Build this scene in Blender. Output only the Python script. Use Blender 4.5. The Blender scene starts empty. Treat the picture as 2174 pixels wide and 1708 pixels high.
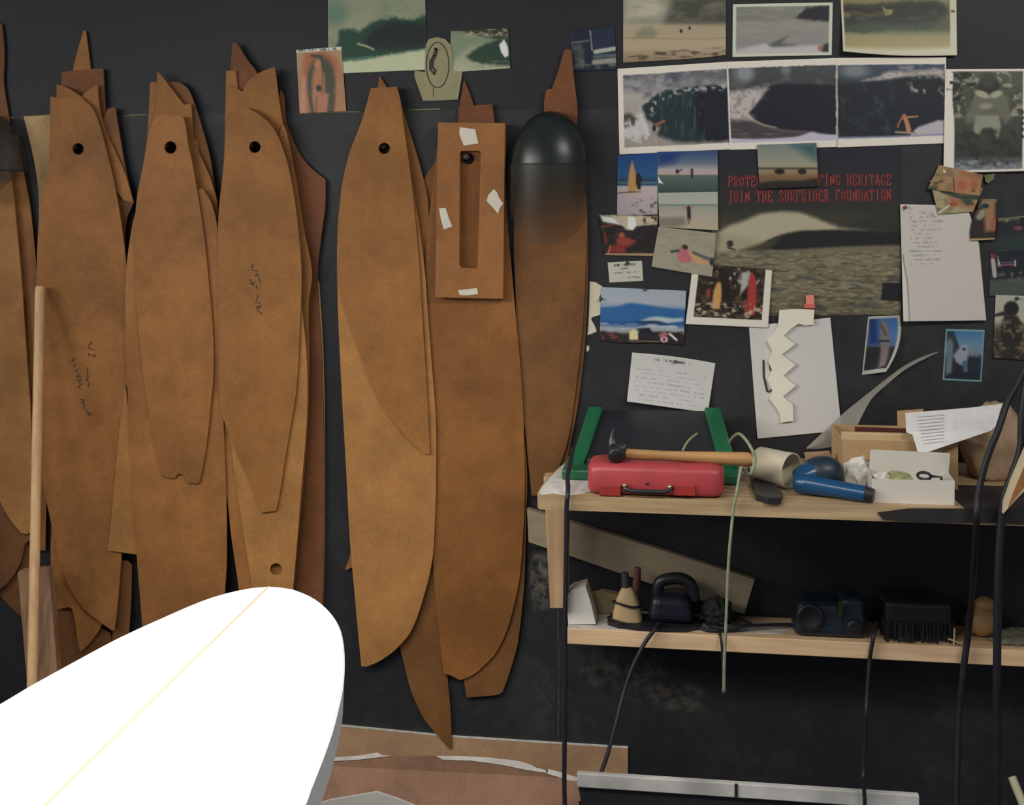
import bpy, bmesh, math, random
import numpy as np
from mathutils import Vector, Matrix
from mathutils.geometry import tessellate_polygon

C = bpy.context.scene
COL = C.collection
W, H = 2174, 1708

# ------------------------------------------------------------------ camera, world, lights, exposure
F = 2600.0            # focal length in pixels of a 2174 px wide frame
HY = 430.0            # row of the horizon
YAW = math.radians(8.0)
CAM = Vector((0.0, -2.96, 1.60))
cd = bpy.data.cameras.new('camera')
cam = bpy.data.objects.new('camera', cd)
COL.objects.link(cam)
cam.location = CAM
cam.rotation_euler = (math.radians(90), 0, YAW)
cd.sensor_width = 36.0
cd.lens = F / W * 36.0
cd.shift_y = -(H / 2 - HY) / W
cd.clip_start = 0.05
C.camera = cam
C.view_settings.view_transform = 'Standard'
C.view_settings.look = 'None'
C.view_settings.gamma = 1.0
C.view_settings.use_curve_mapping = False
C.view_settings.exposure = 0.0

world = bpy.data.worlds.new('world')
C.world = world
world.use_nodes = True
bg = world.node_tree.nodes['Background']
bg.inputs['Color'].default_value = (0.80, 0.83, 1.0, 1)
bg.inputs['Strength'].default_value = 0.23

def area(name, loc, target, sx, sy, power, col):
    l = bpy.data.lights.new(name, 'AREA')
    l.shape = 'RECTANGLE'; l.size = sx; l.size_y = sy
    l.energy = power; l.color = col
    o = bpy.data.objects.new(name, l); COL.objects.link(o)
    o.location = loc
    o.rotation_euler = (Vector(target) - Vector(loc)).to_track_quat('-Z', 'Y').to_euler()
    return o
def tube(name, loc, target, sx, sy, power, col, spread):
    o = area(name, loc, target, sx, sy, power, col); o.data.spread = math.radians(spread)
tube('side_tube_light', (-3.5, -2.1, 2.15), (0.35, 0.0, 0.62), 1.2, 0.35, 9.2, (1.0, 0.96, 0.88), 110)
tube('shaping_rack_light', (-1.6, -1.6, 1.9), (0.6, -0.1, 0.8), 1.2, 0.2, 5.3, (1.0, 0.96, 0.88), 110)
tube('bench_tube_light', (-0.75, -1.75, 2.25), (-0.6, -1.55, 0.95), 1.0, 0.25, 13, (1.0, 0.98, 0.94), 110)
tube('added_fill_light', (1.4, -2.2, 2.9), (0.65, 0, 1.25), 1.2, 0.2, 24, (1.0, 0.96, 0.88), 175)  # added fill lamp, brightens the papers and the blank's right rail

# ------------------------------------------------------------------ geometry of the view
RIGHT = Vector((math.cos(YAW), math.sin(YAW), 0))
FWD = Vector((-math.sin(YAW), math.cos(YAW), 0))
def ray(px, py):
    return FWD + RIGHT * ((px - W / 2) / F) + Vector((0, 0, 1)) * ((HY - py) / F)
def P(px, py, d):
    """point of the vertical plane d metres in front of the wall (the wall is y = 0)"""
    r = ray(px, py); t = (-d - CAM.y) / r.y
    return CAM + r * t
def Q(px, py, z):
    """point of the level plane at height z"""
    r = ray(px, py); t = (z - CAM.z) / r.z
    return CAM + r * t
def S(px, d):
    """metres per pixel at the plane d near column px"""
    return (P(px + 1, 800, d) - P(px, 800, d)).length

# ------------------------------------------------------------------ objects
def root_of(o):
    while o.parent: o = o.parent
    return o
def tag(o, label=None, cat=None, group=None, kind=None):
    if label: o['label'] = label
    if cat: o['category'] = cat
    if group: o['group'] = group
    if kind: o['kind'] = kind
    return o
def thing(name, label, cat, loc, group=None):
    o = bpy.data.objects.new(name, None); COL.objects.link(o)
    o.location = loc; o.empty_display_size = 0.03
    return tag(o, label, cat, group)
class MB:
    """collects geometry in world coordinates, then links it as ONE mesh object"""
    def __init__(s): s.v = []; s.f = []; s.m = []; s.sm = []
    def add(s, verts, faces, mat=0, smooth=False):
        n = len(s.v)
        s.v += [tuple(v) for v in verts]
        for f in faces:
            s.f.append(tuple(i + n for i in f)); s.m.append(mat); s.sm.append(smooth)
        return s
    def bm(s, b, mat=0, smooth=False):
        b.verts.index_update()
        s.add([v.co.copy() for v in b.verts], [[v.index for v in f.verts] for f in b.faces], mat, smooth)
        b.free(); return s
    def box(s, c, size, rot=None, bevel=0.0, seg=2, mat=0, taper=None):
        b = bmesh.new(); bmesh.ops.create_cube(b, size=1.0)
        for v in b.verts:
            v.co = Vector((v.co.x * size[0], v.co.y * size[1], v.co.z * size[2]))
            if taper and v.co.z > 0: v.co.x *= taper[0]; v.co.y *= taper[1]
        if bevel: bmesh.ops.bevel(b, geom=list(b.edges), offset=bevel, segments=seg, profile=0.5, affect='EDGES')
        M = rot.to_4x4() if rot is not None else Matrix()
        for v in b.verts: v.co = M @ v.co + Vector(c)
        return s.bm(b, mat)
    def ball(s, c, r, rot=None, mat=0, n=20):
        b = bmesh.new(); bmesh.ops.create_uvsphere(b, u_segments=n, v_segments=n // 2 + 2, radius=1.0)
        M = rot.to_4x4() if rot is not None else Matrix()
        for v in b.verts: v.co = M @ Vector((v.co.x * r[0], v.co.y * r[1], v.co.z * r[2])) + Vector(c)
        return s.bm(b, mat, True)
    def tube(s, pts, r, n=8, mat=0, caps=True, squash=None):
        pts = [Vector(p) for p in pts]; rs = r if isinstance(r, (list, tuple)) else [r] * len(pts)
        vs = []; fs = []; up = None
        for i, p in enumerate(pts):
            t = (pts[min(i + 1, len(pts) - 1)] - pts[max(i - 1, 0)]).normalized()
            if up is None:
                up = t.orthogonal().normalized()
                if squash: up = (Vector(squash[0]) - t * t.dot(Vector(squash[0]))).normalized()
            up = (up - t * up.dot(t)).normalized(); sd = t.cross(up)
            for k in range(n):
                a = 2 * math.pi * k / n
                vs.append(p + up * (math.cos(a) * rs[i] * (squash[1] if squash else 1)) + sd * (math.sin(a) * rs[i]))
        for i in range(len(pts) - 1):
            for k in range(n):
                a = i * n + k; b2 = i * n + (k + 1) % n
                fs.append((a, b2, b2 + n, a + n))
        s.add(vs, fs, mat, True)
        if caps:
            s.add(vs[:n], [tuple(range(n))[::-1]], mat); s.add(vs[-n:], [tuple(range(n))], mat)
        return s
    def lathe(s, prof, origin, axis, n=24, mat=0):
        """prof: (radius, distance along the axis)"""
        ax = Vector(axis).normalized(); u = ax.orthogonal().normalized(); w = ax.cross(u); o = Vector(origin)
        vs = []; fs = []
        for r, h in prof:
            for k in range(n):
                a = 2 * math.pi * k / n
                vs.append(o + ax * h + (u * math.cos(a) + w * math.sin(a)) * r)
        for i in range(len(prof) - 1):
            for k in range(n):
                a = i * n + k; b2 = i * n + (k + 1) % n
                fs.append((a, b2, b2 + n, a + n))
        return s.add(vs, fs, mat, True)
    def prism(s, front, back, mat=0, holes=()):
        """front/back: matching closed loops of points; holes: list of (front loop, back loop)"""
        loops = [front] + [h[0] for h in holes]
        tri = tessellate_polygon([[Vector(p) for p in l] for l in loops])
        vf = [p for l in loops for p in l]; vb = [p for l in ([back] + [h[1] for h in holes]) for p in l]
        n = len(vf)
        fc = []
        for t in tri:
            fc.append(tuple(t)); fc.append(tuple(i + n for i in t[::-1]))
        o = 0
        for l in loops:
            m = len(l)
            for k in range(m):
                a = o + k; b2 = o + (k + 1) % m
                fc.append((a, b2, b2 + n, a + n))
            o += m
        return s.add(vf + vb, fc, mat)
    def build(s, name, mats, parent=None, fix=True, origin=None):
        me = bpy.data.meshes.new(name)
        vs = [Vector(v) for v in s.v]
        if parent is not None: off = root_of(parent).location.copy()
        elif origin is not None: off = Vector(origin)
        else:
            lo = Vector([min(v[i] for v in vs) for i in range(3)]); hi = Vector([max(v[i] for v in vs) for i in range(3)])
            off = (lo + hi) / 2
        me.from_pydata([tuple(v - off) for v in vs], [], s.f)
        mats = mats if isinstance(mats, (list, tuple)) else [mats]
        for m in mats: me.materials.append(m)
        me.polygons.foreach_set('material_index', s.m)
        me.polygons.foreach_set('use_smooth', s.sm)
        me.update()
        if fix:
            b = bmesh.new(); b.from_mesh(me)
            bmesh.ops.recalc_face_normals(b, faces=list(b.faces)); b.to_mesh(me); b.free()
        o = bpy.data.objects.new(name, me); COL.objects.link(o)
        if parent is not None: o.parent = parent
        else: o.location = off
        return o

def smooth_loop(pts, closed=True, step=9.0, corner=32):
    """Catmull-Rom through the points, sharp where the outline turns by more than `corner` degrees"""
    n = len(pts); out = []
    p = [Vector((a[0], a[1])) for a in pts]
    def ang(i):
        if not closed and i in (0, n - 1): return 180
        a = p[i] - p[i - 1]; b = p[(i + 1) % n] - p[i]
        return math.degrees(a.angle(b)) if a.length > 0 and b.length > 0 else 0
    cor = [ang(i) > corner for i in range(n)]
    for i in range(n if closed else n - 1):
        j = (i + 1) % n
        p1, p2 = p[i], p[j]
        p0 = p1 * 2 - p2 if cor[i] else p[i - 1]
        p3 = p2 * 2 - p1 if cor[j] else p[(j + 1) % n]
        m = max(1, int((p2 - p1).length / step))
        L = (p2 - p1).length
        t1 = (p2 - p0) / max(1e-6, (p2 - p1).length + (p1 - p0).length) * L
        t2 = (p3 - p1) / max(1e-6, (p3 - p2).length + (p2 - p1).length) * L
        for k in range(m):
            t = k / m; t_2 = t * t; t_3 = t_2 * t
            out.append(p1 * (2 * t_3 - 3 * t_2 + 1) + t1 * (t_3 - 2 * t_2 + t) + p2 * (-2 * t_3 + 3 * t_2) + t2 * (t_3 - t_2))
    if not closed: out.append(p[-1])
    return out

# ------------------------------------------------------------------ materials
def lin(c):
    return tuple(((x / 255) / 12.92 if x / 255 <= 0.04045 else ((x / 255 + 0.055) / 1.055) ** 2.4) for x in c)
def new_mat(name):
    m = bpy.data.materials.new(name); m.use_nodes = True
    nt = m.node_tree
    return m, nt, nt.nodes['Principled BSDF']
def mat(name, alb, rough=0.6, var=0.12, scale=14.0, metal=0.0, bump=0.0, spec=0.5, stretch=(1, 1, 1)):
    """alb: linear albedo; a faint noise varies it"""
    m, nt, b = new_mat(name)
    tc = nt.nodes.new('ShaderNodeTexCoord'); mp = nt.nodes.new('ShaderNodeMapping'); mp.inputs['Scale'].default_value = stretch
    nz = nt.nodes.new('ShaderNodeTexNoise'); nz.inputs['Scale'].default_value = scale; nz.inputs['Detail'].default_value = 5
    nt.links.new(tc.outputs['Object'], mp.inputs['Vector']); nt.links.new(mp.outputs['Vector'], nz.inputs['Vector'])
    rp = nt.nodes.new('ShaderNodeValToRGB')
    rp.color_ramp.elements[0].position = 0.3; rp.color_ramp.elements[1].position = 0.7
    rp.color_ramp.elements[0].color = (*[max(0, c * (1 - var)) for c in alb], 1)
    rp.color_ramp.elements[1].color = (*[min(1, c * (1 + var)) for c in alb], 1)
    nt.links.new(nz.outputs['Fac'], rp.inputs['Fac']); nt.links.new(rp.outputs['Color'], b.inputs['Base Color'])
    b.inputs['Roughness'].default_value = rough; b.inputs['Metallic'].default_value = metal
    b.inputs['Specular IOR Level'].default_value = spec
    if bump:
        bp = nt.nodes.new('ShaderNodeBump'); bp.inputs['Strength'].default_value = bump; bp.inputs['Distance'].default_value = 0.002
        nt.links.new(nz.outputs['Fac'], bp.inputs['Height']); nt.links.new(bp.outputs['Normal'], b.inputs['Normal'])
    return m
def hardboard(name, alb, seed=0.0, grime=0.35):
    """tempered hardboard: fine fibre, broad smudges and handling stains"""
    m, nt, b = new_mat(name)
    N = nt.nodes.new; L = nt.links.new
    tc = N('ShaderNodeTexCoord'); mp = N('ShaderNodeMapping'); mp.inputs['Location'].default_value = (seed, seed * 0.7, seed * 1.3)
    L(tc.outputs['Object'], mp.inputs['Vector'])
    fine = N('ShaderNodeTexNoise'); fine.inputs['Scale'].default_value = 220; fine.inputs['Detail'].default_value = 3
    mid = N('ShaderNodeTexNoise'); mid.inputs['Scale'].default_value = 26; mid.inputs['Detail'].default_value = 4
    big = N('ShaderNodeTexNoise'); big.inputs['Scale'].default_value = 5.0; big.inputs['Detail'].default_value = 6; big.inputs['Roughness'].default_value = 0.6
    for n in (fine, mid, big): L(mp.outputs['Vector'], n.inputs['Vector'])
    r1 = N('ShaderNodeValToRGB'); r1.color_ramp.elements[0].position = 0.35; r1.color_ramp.elements[1].position = 0.68
    r1.color_ramp.elements[0].color = (*[c * (1 - grime) for c in alb], 1)
    r1.color_ramp.elements[1].color = (*[min(1, c * 1.10) for c in alb], 1)
    L(big.outputs['Fac'], r1.inputs['Fac'])
    def mul(a, n, lo, hi):
        mr = N('ShaderNodeMapRange'); mr.inputs['From Min'].default_value = 0.3; mr.inputs['From Max'].default_value = 0.7
        mr.inputs['To Min'].default_value = lo; mr.inputs['To Max'].default_value = hi
        L(n.outputs['Fac'], mr.inputs['Value'])
        mx = N('ShaderNodeMix'); mx.data_type = 'RGBA'; mx.blend_type = 'MULTIPLY'; mx.inputs['Factor'].default_value = 1
        L(a, mx.inputs['A']); L(mr.outputs['Result'], mx.inputs['B'])
        return mx.outputs['Result']
    c = mul(mul(r1.outputs['Color'], mid, 0.93, 1.06), fine, 0.9, 1.1)
    L(c, b.inputs['Base Color'])
    b.inputs['Roughness'].default_value = 0.62; b.inputs['Specular IOR Level'].default_value = 0.3
    bp = N('ShaderNodeBump'); bp.inputs['Strength'].default_value = 0.12; bp.inputs['Distance'].default_value = 0.001
    L(fine.outputs['Fac'], bp.inputs['Height']); L(bp.outputs['Normal'], b.inputs['Normal'])
    return m
def wood(name, alb, rough=0.55, axis='X', scale=1.0, contrast=0.35):
    m, nt, b = new_mat(name); N = nt.nodes.new; L = nt.links.new
    tc = N('ShaderNodeTexCoord'); mp = N('ShaderNodeMapping')
    st = {'X': (1.5, 22, 22), 'Y': (22, 1.5, 22), 'Z': (22, 22, 1.5)}[axis]
    mp.inputs['Scale'].default_value = tuple(x * scale for x in st)
    L(tc.outputs['Object'], mp.inputs['Vector'])
    nz = N('ShaderNodeTexNoise'); nz.inputs['Scale'].default_value = 3.0; nz.inputs['Detail'].default_value = 6
    L(mp.outputs['Vector'], nz.inputs['Vector'])
    rp = N('ShaderNodeValToRGB'); rp.color_ramp.elements[0].position = 0.32; rp.color_ramp.elements[1].position = 0.66
    rp.color_ramp.elements[0].color = (alb[0] * (1 - contrast), alb[1] * (1 - contrast * 1.1), alb[2] * (1 - contrast * 1.2), 1)
    rp.color_ramp.elements[1].color = (*[min(1, c * 1.08) for c in alb], 1)
    L(nz.outputs['Fac'], rp.inputs['Fac']); L(rp.outputs['Color'], b.inputs['Base Color'])
    b.inputs['Roughness'].default_value = rough; b.inputs['Specular IOR Level'].default_value = 0.35
    return m
LUM = 0.62        # light that reaches a sheet on the wall: observed colour / LUM = its own colour
def alb(c, k=LUM):
    return tuple(min(0.9, max(0.003, (x - 0.010) / k)) for x in lin(c))
M_PRINT, _nt, _b = new_mat('printed_paper')
_a = _nt.nodes.new('ShaderNodeVertexColor'); _a.layer_name = 'print'
_nt.links.new(_a.outputs['Color'], _b.inputs['Base Color'])
_b.inputs['Roughness'].default_value = 0.5; _b.inputs['Specular IOR Level'].default_value = 0.3
M_GLOSS, _nt, _b = new_mat('glossy_photo_paper')
_a = _nt.nodes.new('ShaderNodeVertexColor'); _a.layer_name = 'print'
_nt.links.new(_a.outputs['Color'], _b.inputs['Base Color'])
_b.inputs['Roughness'].default_value = 0.4; _b.inputs['Specular IOR Level'].default_value = 0.3

# ------------------------------------------------------------------ the room
def wall_mat(name, base, dust, seed, amt, stains=()):
    m, nt, b = new_mat(name); N = nt.nodes.new; L = nt.links.new
    tc = N('ShaderNodeTexCoord'); mp = N('ShaderNodeMapping'); mp.inputs['Location'].default_value = (seed, 0, seed)
    L(tc.outputs['Object'], mp.inputs['Vector'])
    n1 = N('ShaderNodeTexNoise'); n1.inputs['Scale'].default_value = 2.2; n1.inputs['Detail'].default_value = 8; n1.inputs['Roughness'].default_value = 0.65
    n2 = N('ShaderNodeTexNoise'); n2.inputs['Scale'].default_value = 40; n2.inputs['Detail'].default_value = 5
    L(mp.outputs['Vector'], n1.inputs['Vector']); L(mp.outputs['Vector'], n2.inputs['Vector'])
    ad = N('ShaderNodeMath'); ad.operation = 'MULTIPLY_ADD'; ad.inputs[1].default_value = 0.25; L(n2.outputs['Fac'], ad.inputs[0]); L(n1.outputs['Fac'], ad.inputs[2])
    rp = N('ShaderNodeValToRGB'); rp.color_ramp.elements[0].position = 0.62 - amt; rp.color_ramp.elements[1].position = 0.95 - amt * 0.5
    rp.color_ramp.elements[0].color = (*base, 1); rp.color_ramp.elements[1].color = (*dust, 1)
    L(ad.outputs[0], rp.inputs['Fac']); out = rp.outputs['Color']
    sp = N('ShaderNodeSeparateXYZ'); L(tc.outputs['Object'], sp.inputs[0])
    def M(op, a, c):
        n = N('ShaderNodeMath'); n.operation = op
        for i, q in enumerate((a, c)):
            if isinstance(q, (int, float)): n.inputs[i].default_value = q
            else: L(q, n.inputs[i])
        return n.outputs[0]
    n3 = N('ShaderNodeTexNoise'); n3.inputs['Scale'].default_value = 45; n3.inputs['Detail'].default_value = 6; n3.inputs['Roughness'].default_value = 0.7
    L(tc.outputs['Object'], n3.inputs['Vector'])
    for cx, cz, rx, rz, col, amp in stains:          # worn and splashed patches with an outline of their own
        q = M('ADD', M('POWER', M('DIVIDE', M('ABSOLUTE', M('SUBTRACT', sp.outputs[0], cx), 0), rx), 4), M('POWER', M('DIVIDE', M('ABSOLUTE', M('SUBTRACT', sp.outputs[2], cz), 0), rz), 4))
        mask = M('MULTIPLY', M('MAXIMUM', M('SUBTRACT', 1.0, q), 0.0), M('MULTIPLY', M('SUBTRACT', n3.outputs['Fac'], 0.42), amp))
        mx = N('ShaderNodeMix'); mx.data_type = 'RGBA'; mx.clamp_factor = True
        cl = N('ShaderNodeClamp'); L(mask, cl.inputs[0]); L(cl.outputs[0], mx.inputs['Factor'])
        L(out, mx.inputs['A']); mx.inputs['B'].default_value = (*col, 1); out = mx.outputs['Result']
    L(out, b.inputs['Base Color'])
    b.inputs['Roughness'].default_value = 0.6; b.inputs['Specular IOR Level'].default_value = 0.55
    return m
ZS = P(500, 240, 0).z
def stain(px0, py0, px1, py1, col, amp):
    a, c = P(px0, py0, 0), P(px1, py1, 0)
    return ((a.x + c.x) / 2, (a.z + c.z) / 2 - ZS / 2, abs(c.x - a.x) / 2, abs(a.z - c.z) / 2, col, amp)
STAINS = [stain(1120, 1165, 1178, 1300, (.16, .15, .11), 5), stain(1225, 1372, 1330, 1470, (.085, .07, .055), 4), stain(1300, 1372, 1420, 1500, (.08, .065, .052), 4), stain(1380, 1440, 1500, 1515, (.085, .075, .055), 4), stain(1130, 1400, 1180, 1560, (.05, .055, .045), 4)]
M_WALL_UP = wall_mat('dark_painted_panel', (0.006, 0.006, 0.010), (0.010, 0.014, 0.013), 3.0, 0.0)
M_WALL_LOW = wall_mat('dusty_dark_panel', (0.012, 0.012, 0.0155), (0.040, 0.047, 0.042), 8.0, 0.04, STAINS)
ZS = P(500, 240, 0).z
m = MB().box((0, 0.05, (ZS + 3.2) / 2), (7.0, 0.10, 3.2 - ZS)); o = m.build('wall_back', M_WALL_UP); tag(o, kind='structure')
m = MB().box((0, 0.0495, ZS / 2), (7.0, 0.101, ZS)); o = m.build('wall_back_lower', M_WALL_LOW); tag(o, kind='structure')
M_FLOOR = mat('dusty_concrete', (0.05, 0.048, 0.045), 0.8, 0.3, 6, bump=0.2)
m = MB().box((0, -2.5, -0.05), (7.0, 5.2, 0.10)); o = m.build('floor', M_FLOOR); tag(o, kind='structure')
# ------------------------------------------------------------------ hardboard templates on their pegs
H_MID = hardboard('hardboard_mid', (0.400, 0.172, 0.048), 1.0)
H_LIGHT = hardboard('hardboard_light', (0.460, 0.217, 0.065), 4.0, 0.25)
H_WARM = hardboard('hardboard_warm', (0.350, 0.153, 0.040), 7.0, 0.28)
H_DEEP = hardboard('hardboard_deep', (0.310, 0.126, 0.032), 10.0, 0.3)
H_RED = hardboard('hardboard_reddish', (0.240, 0.091, 0.033), 13.0, 0.3)
H_DARK = hardboard('hardboard_dark', (0.220, 0.094, 0.031), 16.0, 0.3)
H_SIX = hardboard('hardboard_sixth', (0.235, 0.103, 0.031), 28.0, 0.3)
H_OLIVE = hardboard('hardboard_pale', (0.58, 0.38, 0.17), 19.0, 0.3)
INK = mat('pencil_ink', (0.055, 0.042, 0.032), 0.8)
TH = 0.0045
GT = 'hardboard templates hanging in stacks on the wall'
def circle(cx, cy, r, n=20):
    return [(cx + r * math.cos(2 * math.pi * k / n), cy + r * math.sin(2 * math.pi * k / n)) for k in range(n)]
def inside(p, poly):
    x, y = p; c = False; n = len(poly)
    for i in range(n):
        x1, y1 = poly[i][0], poly[i][1]; x2, y2 = poly[i - 1][0], poly[i - 1][1]
        if (y1 > y) != (y2 > y) and x < (x2 - x1) * (y - y1) / (y2 - y1) + x1: c = not c
    return c
PEGS = [(166, 313), (362, 310), (541, 309), (816, 312), (995, 334), (1175, 262)]
def plate(name, pts, d, m, holes=(), th=TH, label=None, cat=None, group=None, parent=None, corner=32, pegs=True):
    """a sheet cut to an outline, its front face d in front of the wall"""
    lp = smooth_loop(pts, corner=corner)
    hs = list(holes)
    if pegs:
        for q in PEGS:
            if inside(q, lp) and all((q[0] - h[0]) ** 2 + (q[1] - h[1]) ** 2 > 200 for h in hs): hs.append((q[0], q[1] + 3, 12))
    def two(loop):
        f = [P(x, y, d) for x, y in loop]
        return f, [p + Vector((0, th, 0)) for p in f]
    f, b = two(lp)
    hh = [two(circle(*h)) for h in hs]
    o = MB().prism(f, b, holes=hh).build(name, m, parent)
    if label: tag(o, label, cat, group)
    return o
def strokes(lines, w, d, lift=0.0004):
    """flat ink strokes w px wide"""
    mb = MB()
    for ln in lines:
        for (x1, y1), (x2, y2) in zip(ln[:-1], ln[1:]):
            dx, dy = x2 - x1, y2 - y1; L = math.hypot(dx, dy) or 1; nx, ny = -dy / L * w / 2, dx / L * w / 2
            ex, ey = dx / L * w * 0.3, dy / L * w * 0.3
            q = [(x1 - ex + nx, y1 - ey + ny), (x2 + ex + nx, y2 + ey + ny), (x2 + ex - nx, y2 + ey - ny), (x1 - ex - nx, y1 - ey - ny)]
            mb.add([P(x, y, d + lift) for x, y in q], [(0, 1, 2, 3)])
    return mb
def scrawl(x, y, dx, dy, n, h, seed):
    """handwriting that runs along (dx, dy): n loopy letters h px tall"""
    r = random.Random(seed); L = math.hypot(dx, dy); ux, uy = dx / L, dy / L; vx, vy = uy, -ux
    out = []; st = L / n
    for i in range(n):
        a = i * st; ln = []
        k = r.choice((3, 4, 5))
        for j in range(k):
            t = a + st * 0.75 * j / (k - 1) + r.uniform(-.1, .1) * st; g = r.uniform(0, h)
            ln.append((x + ux * t + vx * g, y + uy * t + vy * g))
        out.append(ln)
    return out
def template(name, pts, d, m, label, **k):
    return plate(name, pts, d, m, label=label, cat=k.pop('cat', 'template'), group=k.pop('group', GT), **k)
ST = 'surfboard_template'
# --- leftmost stack
template(ST, [(-30, 40), (4, 52), (9, 110), (8, 178), (20, 260), (30, 400), (-30, 600)], 0.0075, H_DARK, 'dark brown template tip cut off by the top of the picture\'s left edge')
template(ST, [(50, 247), (110, 243), (120, 330), (110, 470), (95, 600), (84, 480), (81, 400), (70, 330)], 0.0075, H_OLIVE, 'pale yellowish template showing as a wedge left of the first peg stack')
template(ST, [(-40, 280), (33, 286), (46, 350), (62, 430), (72, 510), (79, 600), (84, 740), (88, 900), (98, 1010), (96, 1168), (70, 1168), (-40, 900)], 0.0135, H_MID, 'brown template just behind the leftmost pale one, straight lower end beside the dowel')
template(ST, [(-50, 980), (0, 1000), (60, 1100), (70, 1140), (52, 1155), (46, 1185), (39, 1203), (22, 1230), (0, 1251), (-50, 1290)], 0.0195, H_DARK, 'dark template with rounded end low at the picture\'s left edge')
template(ST, [(-30, 1150), (60, 1150), (66, 1215), (60, 1300), (44, 1308), (20, 1286), (2, 1266), (-30, 1240)], 0.0075, H_DARK, 'template with cut corner behind the rounded dark one, left of the plank')
template(ST, [(-60, 300), (10, 330), (24, 380), (35, 480), (46, 597), (57, 760), (66, 897), (70, 1010), (68, 1126), (58, 1133), (45, 1131), (20, 1100), (0, 1062), (-40, 960), (-90, 700)], 0.0265, H_LIGHT, 'pale foremost template cut off by the picture\'s left edge, left of the dowel')
# --- first peg stack
template(ST, [(177, 64), (182, 66), (192, 148), (205, 300), (215, 500), (200, 800), (150, 800), (135, 500), (145, 300), (155, 150)], 0.0075, H_MID, 'template with slim spike tip, rearmost and tallest at the first peg')
template(ST, [(131, 153), (175, 148), (219, 145), (222, 200), (226, 250), (250, 400), (255, 700), (130, 700), (120, 400)], 0.0135, H_RED, 'reddish square-topped template below the slim spike at the first peg')
template(ST, [(229, 230), (244, 227), (250, 262), (262, 335), (274, 395), (283, 430), (268, 470), (262, 600), (200, 600), (190, 330)], 0.0195, H_DARK, 'dark template with flat tip right of the first peg, behind the curled one')
template(ST, [(172, 208), (185, 193), (207, 178), (211, 225), (222, 270), (243, 318), (266, 370), (284, 431), (262, 424), (247, 405), (256, 520), (240, 700), (150, 700), (150, 300)], 0.0255, H_MID, 'template with pointed ear and thin curled lip right of the first peg hole')
template(ST, [(120, 179), (128, 181), (150, 190), (180, 210), (200, 300), (215, 600), (150, 620), (122, 400)], 0.0315, H_MID, 'template with a slanted tip peeking over the foremost one at the first peg')
template(ST, [(107, 204), (125, 208), (173, 209), (190, 222), (202, 241), (214, 275), (225, 316), (242, 386), (260, 492), (269, 576), (272, 700), (270, 850), (266, 1000), (258, 1175), (248, 1300), (243, 1336), (238, 1338), (210, 1318), (178, 1292), (155, 1260), (142, 1235), (130, 1204), (121, 1164), (102, 1080), (88, 1000), (80, 850), (77, 700), (78, 576), (82, 474), (90, 414), (101, 362), (105, 300)], 0.0375, H_MID, 'large foremost template at the first peg, handwriting down its middle', holes=[(166, 316, 12.5)])
HAND = 'pencil_writing'
T1 = bpy.data.objects['surfboard_template.011']
for w in ([[(194, 724), (186, 738), (200, 742)], [(190, 730), (197, 729)]], scrawl(186, 757, 18, 2, 3, 8, 2), scrawl(182, 780, 3, 42, 4, 7, 3), scrawl(150, 762, 18, 66, 6, 12, 4), scrawl(168, 850, 20, 38, 4, 11, 5)): strokes(w, 1.7, 0.0375).build(HAND, INK, T1)
template(ST, [(109, 1100), (130, 1140), (180, 1220), (220, 1290), (216, 1326), (205, 1345), (190, 1365), (170, 1384), (165, 1360), (158, 1310), (153, 1292), (146, 1288), (120, 1293), (108, 1200)], 0.0255, H_MID, 'template with notched claw-like end below the large one at the first peg')
template(ST, [(60, 1200), (115, 1285), (150, 1285), (205, 1325), (235, 1345), (242, 1400), (160, 1480), (80, 1480)], 0.0135, H_DARK, 'lowest dark template behind the claw-shaped end, right of the plank')
template(ST, [(258, 1190), (270, 1190), (280, 1200), (278, 1280), (273, 1350), (268, 1420), (236, 1420), (240, 1330)], 0.0195, H_DARK, 'narrow template end seen behind the gap below the light wedge')
template(ST, [(265, 818), (268, 830), (275, 900), (281, 1000), (288, 1100), (300, 1178), (287, 1176), (229, 1168), (240, 1060), (252, 930)], 0.0435, H_LIGHT, 'light tan wedge-shaped template between first and second peg stacks')
# --- second peg stack
template(ST, [(320, 410), (430, 400), (448, 430), (461, 480), (466, 560), (468, 700), (474, 880), (480, 1050), (481, 1196), (477, 1257), (470, 1420), (306, 1420), (302, 1330), (290, 1175), (282, 1050), (274, 900), (268, 750), (267, 600), (274, 520), (292, 440)], 0.0495, H_MID, 'widest template of the second peg stack, reaching down behind the white blank')
template(ST, [(352, 174), (378, 174), (395, 184), (405, 200), (416, 230), (432, 282), (445, 330), (455, 390), (462, 445), (450, 520), (400, 620), (330, 600), (330, 300)], 0.0195, H_DARK, 'round-shouldered dark template rearmost at the second peg')
template(ST, [(319, 174), (352, 174), (360, 250), (420, 300), (430, 500), (400, 560), (300, 560), (292, 420), (305, 345), (313, 280)], 0.0255, H_MID, 'flat-topped template left behind the pointed one at the second peg')
template(ST, [(334, 152), (338, 155), (358, 180), (390, 222), (406, 220), (408, 255), (412, 300), (425, 330), (447, 380), (462, 440), (455, 560), (300, 560), (320, 330), (326, 260), (332, 200)], 0.0315, H_WARM, 'template with sharp left-leaning point at the second peg')
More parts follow.
